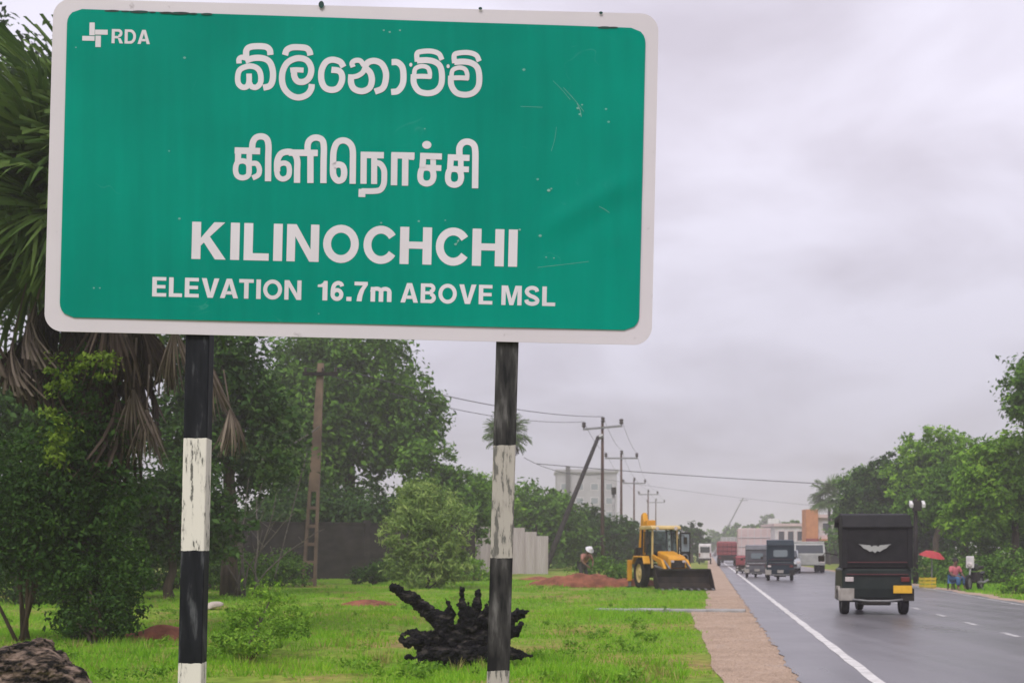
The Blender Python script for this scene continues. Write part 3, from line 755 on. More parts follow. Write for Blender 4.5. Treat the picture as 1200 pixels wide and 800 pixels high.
post(230.5, 395, 221, 28.0, M['post_a'], 'left post with crisp black and white bands')
post(594.5, 403, 583.5, 26.5, M['post_b'], 'right post with faded grey and cream bands')
for py in (95, 300):      # stiffening rails on the back of the board
    mb = MB(); a, b = SP(72, py - 8), SP(752, py + 8)
    mb.bar((a.x - sl.x, D + 0.006 - sl.y, a.z), (b.x - sl.x, D + 0.006 - sl.y, b.z), 0.011, 0.05)
    mb.build('back_rail', M['back'], sign)

# ------------------------------------------------------------------ vegetation builders
def leaf_cloud(name, blobs, n, size, m, parent=None, seed=0, clump=0.22, per=26, shell=0.45, droop=0.0, aspect=0.5, flat=0.35):
    """many small leaf faces gathered in clumps through the volume of ellipsoid blobs (x,y,z,rx,ry,rz)"""
    r = np.random.default_rng(seed)
    bl = np.array(blobs, dtype=float)
    wt = (bl[:, 3] * bl[:, 4] * bl[:, 5]) ** (2 / 3); wt /= wt.sum()
    nc = max(1, n // per)
    bi = r.choice(len(bl), nc, p=wt)
    d = r.normal(size=(nc, 3)); d /= np.linalg.norm(d, axis=1)[:, None]
    rad = shell + (1.02 - shell) * r.uniform(0, 1, nc) ** 0.7
    cc = bl[bi, :3] + d * bl[bi, 3:] * rad[:, None]
    cs = (bl[bi, 3:].mean(axis=1) * clump) * r.uniform(0.35, 1.3, nc)
    ci = np.repeat(np.arange(nc), per); n = len(ci)
    off = np.clip(r.normal(size=(n, 3)), -1.7, 1.7) * cs[ci][:, None] * np.array([1, 1, 0.7])
    p = cc[ci] + off
    p[:, 2] = np.maximum(p[:, 2], 0.02 + r.uniform(0, .1, n))
    out = d[ci] + off / (cs[ci][:, None] + 1e-6) * 0.4
    nrm = out * flat + np.array([0, 0, 0.45]) + r.normal(size=(n, 3)) * 0.55
    nrm /= np.linalg.norm(nrm, axis=1)[:, None]
    ax = r.normal(size=(n, 3)) + out * 0.5; ax[:, 2] -= droop
    ax -= nrm * (ax * nrm).sum(1)[:, None]; ax /= np.linalg.norm(ax, axis=1)[:, None] + 1e-9
    sd_ = np.cross(nrm, ax)
    s = size * (r.uniform(0.5, 1.2, n) * r.uniform(0.7, 1.25, nc)[ci])[:, None]
    V = np.empty((n, 4, 3))
    V[:, 0] = p - ax * s * 0.5; V[:, 2] = p + ax * s * 0.5 - nrm * s * 0.12
    V[:, 1] = p + sd_ * s * aspect * 0.5 + nrm * s * 0.06; V[:, 3] = p - sd_ * s * aspect * 0.5 + nrm * s * 0.06
    me = np_mesh(name, V.reshape(-1, 3), quads=np.arange(n * 4).reshape(-1, 4))
    return link(name, me, m, parent)
def crown_blobs(c, rx, ry, rz, k, seed, lump=0.5):
    r = np.random.default_rng(seed); out = []
    for i in range(k):
        d = r.normal(size=3); d /= np.linalg.norm(d); d[2] = abs(d[2]) * 1.5 - 0.62
        t = r.uniform(0.45, 0.8)
        s = lump * r.uniform(0.7, 1.25)
        out.append((c[0] + d[0] * rx * t, c[1] + d[1] * ry * t, c[2] + d[2] * rz * t, rx * s, ry * s, rz * s))
    out.append((*c, rx * 0.6, ry * 0.6, rz * 0.6))
    return out
def trunk_mesh(base, top, r0, r1, branches, seed, m, parent, wob=0.15):
    r = random.Random(seed); mb = MB()
    b, t = Vector(base), Vector(top); pts = []
    for i in range(7):
        f = i / 6; pts.append(b.lerp(t, f) + Vector((r.uniform(-wob, wob), r.uniform(-wob, wob), 0)) * (0 if i == 0 else 1))
    mb.tube(pts, [r0 * (1.25 if i == 0 else 1) * (1 - i/6) + r1 * i/6 for i in range(7)], 9)
    for tip in branches:
        s = b.lerp(t, r.uniform(0.55, 0.95)); e = Vector(tip)
        mid = s.lerp(e, 0.5) + Vector((r.uniform(-.3, .3), r.uniform(-.3, .3), r.uniform(0, .4)))
        mb.tube([s, mid, e], [r1 * 0.9, r1 * 0.6, r1 * 0.2], 6)
    return mb.build('trunk', m, parent, smooth=True)
def tree(name, label, base, ctr, rx, ry, rz, k, n, size, m, tr, seed, group=None, lump=0.5, clump=0.22, extra=None, cat='tree', shell=0.45, droop=0.0, aspect=0.5, bark='bark'):
    """tree with a trunk, limbs and a crown; ctr is the crown centre in world space"""
    root = empty(name, (base[0], base[1], base[2] if len(base) > 2 else -0.02), 0, label, cat, group)
    l = Vector(root.location)
    c = Vector(ctr) - l
    bl = crown_blobs(c, rx, ry, rz, k, seed, lump) + [(e[0]-l.x, e[1]-l.y, e[2]-l.z, *e[3:]) for e in (extra or [])]
    trunk_mesh((0, 0, -0.1), (c.x, c.y, c.z + rz * 0.2), tr, tr * 0.4, [b[:3] for b in bl[:6]], seed, M[bark], root)
    leaf_cloud('crown', bl, n, size, m, root, seed, clump=clump, shell=shell, droop=droop, aspect=aspect)
    return root

# ------------------------------------------------------------------ grass
def grass_field(name, Y0, Y1, xl, xr, dens, hmin, hmax, wid, m, seed, mask=None):
    r = np.random.default_rng(seed)
    area = 0; Ys = []; Xs = []
    edges = np.linspace(Y0, Y1, 30)
    for a, b in zip(edges[:-1], edges[1:]):
        w_ = xr((a+b)/2) - xl((a+b)/2)
        if w_ <= 0: continue
        nn = int(dens(a) * w_ * (b - a)); y = r.uniform(a, b, nn); Ys.append(y)
        Xs.append(np.array([xl(v) for v in (a, b)])[0] + r.uniform(0, 1, nn) * w_)
    X, Y = np.concatenate(Xs), np.concatenate(Ys)
    u = X - 0.15333 * Y
    creep = 0.16 * vnoise(X * 4, Y * 4, 31) + 0.30 * np.clip(vnoise(X * 9, Y * 9, 32), 0, 1)
    ok = (u < verge_left(Y) - 0.06 + creep * (r.uniform(size=len(u)) < 0.75)) | (u > 8.95)
    pat = vnoise(X * 0.9, Y * 0.9, 11) + 0.6 * vnoise(X * 2.5, Y * 2.5, 12)
    ok &= (pat > -0.62 + 0.5 * r.uniform(size=len(u)))
    X, Y, pat = X[ok], Y[ok], pat[ok]; n = len(X)
    Z = ground_z(X, Y) - 0.01
    h = r.uniform(hmin, hmax, n) * (0.75 + 0.5 * np.clip(pat, -0.5, 1)) ; w_ = wid * r.uniform(.6, 1.4, n) * (1 + Y / 40)
    a = r.uniform(0, 6.28, n); lean = r.normal(size=(n, 2)) * 0.45 * h[:, None]
    V = np.empty((n, 3, 3))
    V[:, 0] = np.stack([X - np.cos(a) * w_, Y - np.sin(a) * w_, Z], 1)
    V[:, 1] = np.stack([X + np.cos(a) * w_, Y + np.sin(a) * w_, Z], 1)
    V[:, 2] = np.stack([X + lean[:, 0], Y + lean[:, 1], Z + h], 1)
    me = np_mesh(name, V.reshape(-1, 3), tris=np.arange(n * 3).reshape(-1, 3))
    return tag(link(name, me, m), kind='stuff')
M['grass'] = leaf_mat('grass_blades', (0.10, 0.25, 0.014), (0.20, 0.44, 0.024), (0.34, 0.52, 0.045), 0.35, clump=0.25)
g = grass_field('grass', 12.0, 62, lambda y: -0.45 * y, lambda y: 0.15333 * y + 0.25, lambda y: 620 * (14 / max(y, 14)) ** 1.1, 0.035, 0.11, 0.006, M['grass'], 5)
tag(g, 'short bright green grass over the roadside field', 'grass')
g = grass_field('grass', 24, 75, lambda y: 0.15333 * y + 8.9, lambda y: 0.15333 * y + 13, lambda y: 160 * (24 / y), 0.06, 0.2, 0.008, M['grass'], 6)
tag(g, 'green grass strip under the trees across the road', 'grass')
def weeds(name, label, pts, m, size, seed, n=700):
    o = leaf_cloud(name, pts, n, size, m, None, seed, clump=0.35, shell=0.2, aspect=0.45)
    return tag(o, label, 'ground cover', kind='stuff')
def tall_tufts(name, label, n, seed, m):
    r = np.random.default_rng(seed); Vs = []
    k = 0
    while k < n:
        Y = 13.5 + 40 * r.uniform() ** 1.5; X = (r.uniform(-20, 800) - 600) / F * Y
        if X - 0.15333 * Y > float(verge_left(Y)) - 0.1: continue
        if float(vnoise(np.array(X * 1.7), np.array(Y * 1.7), 21)) < 0.05: continue
        k += 1; z = float(ground_z(np.array(X), np.array(Y))) - 0.01; hh = r.uniform(0.07, 0.19)
        for b in range(int(r.integers(8, 18))):
            a = r.uniform(0, 6.28); d = r.uniform(0.02, 0.09); x, y = X + math.cos(a) * d, Y + math.sin(a) * d; w_ = r.uniform(.005, .010)
            h = hh * r.uniform(.6, 1.1); o = r.uniform(.2, .7) * h; t = r.uniform(0, 6.28)
            Vs += [(x - math.sin(t) * w_, y + math.cos(t) * w_, z), (x + math.sin(t) * w_, y - math.cos(t) * w_, z), (x + math.cos(a) * o, y + math.sin(a) * o, z + h)]
    return tag(link(name, np_mesh(name, Vs, tris=np.arange(len(Vs)).reshape(-1, 3)), m), label, 'grass', kind='stuff')
M['dry_grass'] = leaf_mat('dry_grass', (0.16, 0.17, 0.04), (0.30, 0.28, 0.08), (0.46, 0.40, 0.16), 0.3)
tall_tufts('grass', 'taller green grass tufts standing above the field', 1500, 14, M['grass'])
tall_tufts('grass', 'dry straw coloured grass tufts in the field', 380, 15, M['dry_grass'])
# low broad-leaved patches that break up the grass
pl = []
rp = random.Random(4)
for k in range(150):
    Y = 13.5 + 45 * rp.random() ** 1.6; px = rp.uniform(0, 790)
    X = (px - 600) / F * Y
    if X - 0.15333 * Y > -0.8: continue
    z = float(ground_z(np.array(X), np.array(Y)))
    s = rp.uniform(0.10, 0.32)
    pl.append((X, Y, z + 0.04, s, s, 0.06 + s * 0.2))
weeds('weeds', 'low leafy weeds dotted through the grass', pl, M['leaf_bright'], 0.06, 9, 14000)

# ------------------------------------------------------------------ palmyra palm on the left
def fan_mesh(name, seed, nb=58, R=1.15, spread=285, dead=False, pale=False):
    """a fan leaf: petiole along +Y, pleated blades fanned round its end, tips drooping"""
    r = random.Random(seed); V, Q = [], []
    pet = 1.0
    V += [(-.022, 0, 0), (.022, 0, 0), (.016, pet, 0.03), (-.016, pet, 0.03), (0, 0, -0.03), (0, pet, 0.0)]
    Q += [(0, 1, 2, 3), (0, 3, 5, 4), (1, 4, 5, 2)]
    for k in range(nb):
        a = math.radians(-spread / 2 + spread * k / (nb - 1)) + r.uniform(-.03, .03)
        if dead and r.random() < 0.35: continue
        if dead: a = a * 0.17 + r.uniform(-.06, .06)
        l = R * (0.80 + 0.20 * math.cos(a * 0.5)) * r.uniform(0.85, 1.08)
        dx, dy = math.sin(a), math.cos(a); px, py = dy, -dx
        z0 = 0.05 * (1 if k % 2 else -1)
        droop = r.uniform(0.12, 0.5) * (1.2 if dead else 1)
        prof = [(0.04, 0.012), (0.45, 0.030), (0.75, 0.022), (1.0, 0.003)]
        b = len(V)
        for f, w_ in prof:
            x, y = dx * l * f, pet + dy * l * f
            z = 0.03 - droop * l * f ** 2.6 + 0.10 * abs(math.sin(a)) * f
            w_ *= 0.55 if dead else 0.8
            if dead: x += math.sin(k * 7.3) * 0.05 * f * f; z += math.sin(k * 3.1) * 0.16 * f * f
            V += [(x - px * w_, y - py * w_, z + z0 * f * 0.5), (x + px * w_, y + py * w_, z - z0 * f * 0.5)]
        for i in range(3): Q.append((b + 2*i, b + 2*i + 1, b + 2*i + 3, b + 2*i + 2))
    me = bpy.data.meshes.new(name); me.from_pydata(V, [], Q)
    me.materials.append(M['dead_pale'] if pale else M['dead_frond'] if dead else M['frond'])
    return me
def place_frond(me, root, c, az, el, roll, s, name):
    o = bpy.data.objects.new(name, me); C.objects.link(o); o.parent = root
    d = Vector((math.cos(az) * math.cos(el), math.sin(az) * math.cos(el), math.sin(el)))
    up = Vector((0, 0, 1)) if abs(el) < 1.4 else Vector((math.cos(az), math.sin(az), 0))
    x = d.cross(up).normalized(); z = x.cross(d)
    m3 = Matrix((x, d, z)).transposed() @ Matrix.Rotation(roll, 3, 'Y')
    o.matrix_local = Matrix.Translation(c) @ m3.to_4x4() @ Matrix.Scale(s, 4)
    return o
def palm(name, label, base, crown_z, live, dead, seed, scale=1.0, tr=0.22, top_dx=0.0):
    root = empty(name, base, 0, label, 'palm tree')
    r = random.Random(seed)
    mb = MB(); n = 14
    mb.tube([(top_dx * i / n + 0.02 * math.sin(i), 0, -0.1 + crown_z * i / n) for i in range(n + 1)], [tr * (1.35 if i == 0 else 1.0 + 0.06 * (i % 2)) for i in range(n + 1)], 12)
    mb.build('trunk', M['palm_bark'], root, smooth=True)
    fans = [fan_mesh('frond', seed + i) for i in range(3)]; dfs = [fan_mesh('dead_frond', seed + 9 + i, dead=True) for i in range(3)]
    for k in range(live):
        az = k * 2.39996 + r.uniform(-.2, .2); el = math.radians(75 - 112 * (k / max(1, live - 1)) ** 0.8) + r.uniform(-.12, .12)
        place_frond(fans[k % 3], root, Vector((top_dx, 0, crown_z - 0.25 * k / live)), az, el, r.uniform(-.7, .7), scale * r.uniform(.9, 1.15), 'frond')
    for k in range(dead):
        az = k * 2.39996 + r.uniform(-.3, .3); f = k / max(1, dead - 1)
        el = math.radians(-48 - 36 * r.random())
        zz = crown_z - 0.2 - f * 1.5 * scale
        place_frond(dfs[k % 3], root, Vector((top_dx * zz / crown_z + math.cos(az) * tr * .8, math.sin(az) * tr * .8, zz)), az, el, r.uniform(-.5, .5), scale * r.uniform(.65, .95), 'dead_frond')
    return root
PY = 20.0
pb = P(105, 750, PY)
palm('palmyra_palm', 'tall palmyra palm with a skirt of dead fronds behind the sign', (pb.x, PY, -0.05), 6.9, 52, 28, 21, 1.25, 0.24, top_dx=0.1)
# hanging dead fronds lower on the trunk
pr = bpy.data.objects['palmyra_palm']; rr = random.Random(5)
low = fan_mesh('dead_frond', 77, dead=True, pale=True)
for (px, py, s, az) in ((160, 445, .8, -1.5), (238, 405, .7, -1.2), (262, 470, .6, -0.6), (30, 380, .8, -2.2), (205, 375, .8, -1.3), (60, 340, .9, -2.6), (10, 330, 1.1, -2.9), (175, 470, .7, -1.5), (245, 430, .6, -1.0)):
    q_ = P(px, py, PY - 0.6) - Vector(pr.location)
    place_frond(low, pr, q_ + Vector((0, 0, 0.8 * s)), az, math.radians(-78), rr.uniform(-.6, .6), s, 'dead_frond')
# climber smothering the trunk
cl = empty('climbing_vine', (pb.x - 0.05, PY - 0.1, -0.03), 0, 'leafy green climber smothering the palm trunk', 'vine')
l0 = Vector(cl.location)
def rel(px, py, Y, rx, ry, rz, l): v = P(px, py, Y) - l; return (v.x, v.y, v.z, rx, ry, rz)
mb = MB()
for k in range(5):
    a = k * 1.3; mb.tube([(math.cos(a + i * .5) * .3, math.sin(a + i * .5) * .3, -0.1 + i * 0.75) for i in range(6)], [0.035, .03, .028, .025, .02, .012], 6)
mb.build('stem', M['twig'], cl, smooth=True)
leaf_cloud('foliage', [rel(95, 480, PY-.4, .45, .4, 1.0, l0), rel(75, 560, PY-.5, .75, .5, .9, l0), rel(130, 540, PY-.4, .6, .5, 1.0, l0), rel(115, 650, PY-.4, .75, .6, 1.0, l0), rel(60, 640, PY-.4, .7, .6, .8, l0), rel(130, 700, PY-.3, .5, .5, .7, l0), rel(105, 725, PY-.4, .5, .5, .35, l0)], 15000, 0.11, M['leaf_dark'], cl, 31, clump=0.28, shell=0.35, droop=0.4)
leaf_cloud('hanging_leaves', [rel(105, 440, PY-1.1, .45, .3, .5, l0), rel(85, 520, PY-1.1, .45, .3, .6, l0), rel(120, 600, PY-1.0, .5, .3, .6, l0), rel(30, 560, PY-1.0, .5, .3, .6, l0), rel(50, 640, PY-1.0, .5, .3, .6, l0)], 2800, 0.085, M['leaf_dark'], cl, 33, clump=0.22, shell=0.3, droop=0.8)
leaf_cloud('young_leaves', [rel(75, 440, PY-1.8, .22, .2, .5, l0), rel(65, 500, PY-1.8, .26, .2, .5, l0), rel(118, 425, PY-1.7, .35, .2, .35, l0)], 1000, 0.095, M['leaf_lime'], cl, 32, clump=0.3, shell=0.2, droop=0.3)
# bushes round the foot of the palm
def bush(name, label, px, py_base, Y, blobs, n, size, m, seed, group=None, **kw):
    b = P(px, py_base, Y); root = empty(name, (b.x, Y, -0.03), 0, label, 'bush', group); l = Vector(root.location)
    bl = [rel(*bb, l) for bb in blobs]
    mb = MB(); r = random.Random(seed)
    for k in range(6):
        t = bl[r.randrange(len(bl))]; e = Vector(t[:3])
        mb.tube([(r.uniform(-.15, .15), r.uniform(-.15, .15), -0.08), e * 0.5 + Vector((r.uniform(-.1, .1), 0, 0)), e], [0.035, 0.025, 0.01], 6)
    mb.build('stem', M['bark'], root, smooth=True)
    leaf_cloud('foliage', bl, n, size, m, root, seed, **kw)
    return root
bush('bush', 'dark green bush at the left edge beside the palm', 20, 745, 19.3, [(20, 560, 19.3, .7, .7, .7), (30, 620, 19.3, .8, .7, .7), (-15, 650, 19.3, .6, .6, .6), (60, 590, 19.3, .6, .6, .6), (70, 670, 19.2, .4, .5, .45), (-10, 610, 19.3, .6, .6, .6)], 9500, 0.085, M['leaf_dark'], 41, clump=0.25, shell=0.4)
bush('bush', 'thin dark shrub hugging the foot of the palm', 125, 758, 18.9, [(105, 690, 18.9, .4, .4, .5), (150, 660, 18.9, .35, .35, .5), (130, 720, 18.9, .35, .35, .35), (90, 730, 18.9, .3, .3, .3)], 3600, 0.07, M['leaf_dark'], 42, clump=0.3, shell=0.3)
bush('leafy_weed', 'lush bright green weed between the sign posts', 285, 762, 16.6, [(285, 752, 16.6, .34, .4, .17), (305, 722, 17.4, .40, .4, .22), (258, 752, 16.5, .24, .3, .12), (335, 738, 17.0, .30, .3, .15), (280, 728, 17.2, .28, .3, .2), (318, 700, 18.6, .36, .4, .24), (350, 722, 18.0, .25, .3, .14), (300, 758, 16.4, .40, .3, .10)], 5600, 0.065, M['leaf_bright'], 43, clump=0.24, shell=0.2, droop=-0.6, aspect=0.38)

# ------------------------------------------------------------------ trees behind the field, left side
def tree_px(name, label, px, Y, pcx, pcy, rxpx, rzpx, k, n, size, m, tr, seed, **kw):
    b = P(px, 700, Y); c = P(pcx, pcy, Y); s = Y / F
    return tree(name, label, (b.x, Y), c, rxpx * s, rxpx * s * 0.8, rzpx * s, k, n, size, m, tr, seed, **kw)
G1 = 'trees behind the field'
tree_px('shade_tree', 'big round dark green shade tree behind the brown wall', 410, 74, 405, 492, 132, 150, 15, 52000, 0.40, M['leaf_mid'], 0.45, 51, group=G1, lump=0.40, clump=0.15, shell=0.55)
tree_px('shade_tree', 'bushy green tree right of the big shade tree above the shrub', 525, 70, 510, 585, 62, 75, 9, 13000, 0.34, M['leaf_mid'], 0.25, 52, group=G1)
tree_px('shade_tree', 'shadowy tree rising between the palm and the concrete pole', 270, 40, 262, 480, 72, 120, 10, 22000, 0.24, M['leaf_dark'], 0.28, 53, group=G1)
tree_px('shade_tree', 'broad tree showing above the board at far left', 40, 46, 40, 240, 200, 210, 14, 46000, 0.34, M['leaf_dark'], 0.4, 54, group=G1)
tree_px('shade_tree', 'low leafy tree behind the left edge bush', 30, 34, 40, 500, 110, 140, 10, 22000, 0.22, M['leaf_dark'], 0.25, 55, group=G1)
tree_px('shade_tree', 'dense green tree over the corrugated fence right of the post', 630, 92, 625, 610, 58, 48, 9, 13000, 0.40, M['leaf_mid'], 0.3, 56, group=G1)
tree_px('shade_tree', 'dark bushy tree behind the leaning pole', 690, 98, 685, 630, 45, 42, 8, 9000, 0.40, M['leaf_dark'], 0.25, 57, group=G1)
tree_px('shade_tree', 'dusky tree left of the backhoe cab', 735, 105, 735, 640, 38, 36, 7, 7000, 0.42, M['leaf_dark'], 0.22, 58, group=G1)
tree_px('shade_tree', 'bright leafy tree beside the round shrub', 560, 84, 572, 600, 40, 50, 7, 7000, 0.36, M['leaf_bright'], 0.22, 59, group=G1)
tree_px('shade_tree', 'dark tree poking up just right of the backhoe cab', 812, 150, 808, 633, 20, 24, 6, 3500, 0.5, M['leaf_dark'], 0.22, 60, group=G1)
tree_px('understory_tree', 'dark understory tree between the palm and the brown wall', 200, 36, 200, 605, 92, 85, 10, 22000, 0.20, M['leaf_dark'], 0.15, 160, group=G1)
tree_px('understory_tree', 'low dark tree filling the left edge behind the bushes', 30, 42, 30, 640, 110, 70, 9, 14000, 0.24, M['leaf_dark'], 0.15, 161, group=G1)
tree_px('understory_tree', 'dark understory tree behind the wall at the concrete pole', 350, 66, 345, 612, 85, 45, 9, 11000, 0.34, M['leaf_dark'], 0.15, 162, group=G1)
tree_px('understory_tree', 'dark understory tree behind the round shrub', 440, 67, 440, 615, 75, 48, 9, 10000, 0.34, M['leaf_dark'], 0.15, 163, group=G1)
tree_px('understory_tree', 'deep green tree behind the leaning pole and the soil', 650, 106, 655, 640, 60, 34, 9, 8000, 0.42, M['leaf_mid'], 0.15, 164, group=G1)
# round shrub
bush('round_shrub', 'round silvery green shrub standing in the field', 500, 690, 47, [(500, 600, 47, 1.25, 1.2, 1.1), (475, 625, 47, .9, .9, .9), (530, 620, 47, .9, .9, .9), (505, 650, 47, 1.2, 1.1, .9), (490, 585, 47, .9, .9, .7), (500, 672, 47, 1.1, 1.0, .6), (470, 660, 47, .7, .7, .6), (535, 660, 47, .7, .7, .6)], 16000, 0.25, M['leaf_olive'], 61, clump=0.16, shell=0.6, aspect=0.2)
bush('bush', 'small dark bush under the wall left of the round shrub', 440, 684, 53, [(450, 668, 53, .8, .7, .5), (425, 675, 53, .6, .5, .35)], 2200, 0.16, M['leaf_dark'], 62)
bush('bush', 'leafy bush at the foot of the concrete pole', 330, 690, 50, [(318, 668, 50, .8, .7, .55), (345, 672, 50, .7, .6, .5), (300, 676, 50, .7, .6, .4)], 3200, 0.15, M['leaf_mid'], 63)
bush('bush', 'low scrub under the shadowy tree behind the left post', 262, 690, 44, [(258, 670, 44, .9, .8, .6), (285, 672, 44, .7, .6, .5), (225, 676, 44, .7, .6, .5)], 3200, 0.14, M['leaf_mid'], 64)
bush('bush', 'dense dark scrub behind the left sign post', 190, 692, 45, [(150, 655, 45, 1.0, .8, .9), (185, 665, 45, 1.0, .8, .8), (215, 650, 45, .9, .8, 1.0), (240, 668, 45, .8, .7, .7), (160, 680, 45, .9, .8, .4)], 8000, 0.15, M['leaf_dark'], 67)
bush('bush', 'green scrub along the foot of the brown wall', 290, 690, 55, [(275, 660, 55, 1.0, .8, .9), (310, 668, 55, .9, .7, .7), (335, 662, 55, .8, .7, .8), (250, 665, 55, .9, .7, .8)], 5000, 0.17, M['leaf_mid'], 68)
bush('bush', 'low dark scrub filling the left edge behind the palm', 60, 705, 34, [(20, 680, 34, .9, .7, .6), (60, 690, 34, .8, .6, .5), (100, 680, 34, .8, .6, .6), (135, 685, 34, .6, .5, .5)], 6000, 0.12, M['leaf_dark'], 69)
bush('bush', 'pale green bush in front of the corrugated fence', 560, 682, 58, [(548, 668, 58, .8, .7, .6), (575, 676, 58, .7, .6, .35)], 2200, 0.15, M['leaf_bright'], 65)
bush('bush', 'weedy bush between the red soil and the trees', 705, 684, 62, [(700, 668, 62, 1.3, .9, .7), (725, 672, 62, .9, .8, .6)], 2600, 0.18, M['leaf_mid'], 66)
# dry twiggy undergrowth
dry = empty('dry_branches', (P(300, 680, 39).x, 39, -0.03), 0, 'bare grey branches hanging between left post and concrete pole', 'dead branches')
r = random.Random(8)
for k in range(9):
    mb = MB(); p = Vector((r.uniform(-.8, .6), r.uniform(-.4, .4), 0)); d = Vector((r.uniform(-.5, .5), 0, 1)).normalized(); pts = [p.copy()]
    for i in range(7):
        p = p + d * r.uniform(.35, .6); d = (d + Vector((r.uniform(-.35, .35), r.uniform(-.2, .2), r.uniform(-.25, .1)))).normalized(); pts.append(p.copy())
    mb.tube(pts, [0.035 - 0.004 * i for i in range(8)], 5)
    for i in (3, 4, 5):
        mb.tube([pts[i], pts[i] + Vector((r.uniform(-.6, .6), 0, r.uniform(.1, .6)))], [0.014, 0.005], 4)
    mb.build('branch', M['twig'], dry, smooth=True)
# distant slender palm behind the right post
dp = P(592, 668, 100)
palm('slender_palm', 'slender distant palm behind the right sign post', (dp.x, 100, -0.03), 10.6, 20, 4, 91, 0.9, 0.2)

# ------------------------------------------------------------------ trees across the road and far off
G2 = 'trees across the road'
def rtree(label, u, Y, h, rx, rz, k, n, size, m, seed, **kw):
    b = RD(u, Y); c = Vector((b.x, Y, h - rz * 0.9))
    return tree('roadside_tree', label, (b.x, Y), c, rx, rx * 0.9, rz, k, n, size, M[m], 0.22, seed, group=G2, clump=0.15, shell=0.55, **kw)
rtree('tall tree at the right edge of the picture', 14.9, 51, 10.2, 3.0, 2.9, 10, 22000, 0.26, 'leaf_mid', 71)
rtree('bright broad tree near the right edge over the motorbike', 13.4, 56, 6.6, 2.9, 3.0, 11, 26000, 0.26, 'leaf_bright', 72, lump=0.45)
rtree('leafy tree above the seated person', 13.2, 66, 7.0, 3.2, 3.2, 11, 24000, 0.28, 'leaf_mid', 73, lump=0.45)
rtree('lime green tree top right of the black three wheeler', 13.6, 76, 8.2, 2.8, 3.0, 9, 15000, 0.30, 'leaf_bright', 74)
rtree('dark spreading tree behind the lamp pole', 13.0, 86, 8.2, 3.4, 3.0, 10, 16000, 0.34, 'leaf_dark', 75)
rtree('dark green tree over the black three wheeler roof', 12.6, 98, 7.0, 3.4, 3.0, 9, 13000, 0.36, 'leaf_mid', 76)
rtree('leaning tree at the left end of the row across the road', 14.2, 112, 6.0, 3.0, 2.8, 8, 10000, 0.40, 'leaf_dark', 77)
rtree('low tree filling the gap under the right edge tree', 16.5, 60, 5.0, 3.2, 2.6, 9, 16000, 0.26, 'leaf_mid', 78)
rtree('low spreading tree behind the seated person', 17.5, 68, 4.6, 3.6, 2.6, 10, 14000, 0.28, 'leaf_mid', 171)
rtree('low thick tree behind the lamp pole', 16.0, 88, 5.0, 4.0, 2.7, 10, 12000, 0.34, 'leaf_dark', 172)
rtree('low thick tree at the far end of the row across the road', 16.0, 118, 5.0, 4.5, 2.8, 9, 9000, 0.42, 'leaf_mid', 173)
bush('hedge_bush', 'low dark bush behind the motorbike', 1150, 690, 52, [(1150, 672, 52, 1.0, .8, .7), (1185, 668, 52, 1.2, .8, .9), (1110, 668, 54, 1.2, .8, .8), (1215, 672, 51, 1, .8, .8)], 7000, 0.17, M['leaf_mid'], 81)
bush('hedge_bush', 'scrubby bush at the verge behind the red parasol', 1085, 686, 62, [(1085, 668, 62, 1.2, .8, .8), (1060, 668, 64, 1.0, .8, .8), (1120, 664, 60, 1.0, .8, 1.0)], 5000, 0.18, M['leaf_dark'], 82)
bush('hedge_bush', 'green bush by the roadside at the right edge', 1190, 702, 42, [(1192, 688, 42, .6, .5, .35), (1215, 684, 42, .7, .5, .45)], 2200, 0.13, M['leaf_bright'], 83)
G3 = 'hazy trees at the end of the road'
for k, (lab, px, Y, py, rxp, rzp) in enumerate((('hazy tree left of the road end', 838, 330, 632, 16, 16), ('hazy tree at the road end behind the lorry', 862, 300, 630, 22, 17),
        ('hazy tree above the lorry', 888, 260, 628, 18, 16), ('hazy palm-like tree beside the orange tower', 926, 220, 618, 12, 17), ('faint tall tree behind the lorry roof', 900, 380, 612, 14, 12), ('hazy tree over the second three wheeler', 922, 240, 632, 16, 14))):
    tree_px('distant_tree', lab, px, Y, px, py, rxp, rzp, 7, 3000, 0.9, M['leaf_mid'], 0.3, 100 + k, group=G3)
dp = P(972, 660, 130)
palm('small_palm', 'small dark palm at the left end of the trees across the road', (dp.x, 130, -0.03), 7.0, 16, 0, 95, 1.1, 0.14)

# ------------------------------------------------------------------ stumps, soil, stone
def gnarl(name, label, loc, limbs, m, seed, voxel, disp, cat):
    """charred or weathered wood: overlapping tapered limbs fused and roughened"""
    mb = MB(); r = random.Random(seed)
    for pts, rad in limbs:
        p2 = catmull([Vector(p) for p in pts], 4) if len(pts) > 2 else [Vector(p) for p in pts]
        n = len(p2); rr_ = [np.interp(i / (n - 1), np.linspace(0, 1, len(rad)), rad) * r.uniform(.85, 1.15) for i in range(n)]
        mb.tube(p2, rr_, 10)
    o = mb.build(name, m); o.location = loc
    md = o.modifiers.new('fuse', 'REMESH'); md.mode = 'VOXEL'; md.voxel_size = voxel
    tx = bpy.data.textures.new(name, 'CLOUDS'); tx.noise_scale = 0.14; tx.noise_depth = 3
    d = o.modifiers.new('rough', 'DISPLACE'); d.texture = tx; d.strength = disp; d.mid_level = 0.5
    tx2 = bpy.data.textures.new(name, 'CLOUDS'); tx2.noise_scale = 0.05; tx2.noise_depth = 3
    d = o.modifiers.new('rough2', 'DISPLACE'); d.texture = tx2; d.strength = disp * 0.65; d.mid_level = 0.5
    me = bpy.data.meshes.new_from_object(o.evaluated_get(bpy.context.evaluated_depsgraph_get()))
    o.modifiers.clear(); o.data = me
    return tag(o, label, cat)
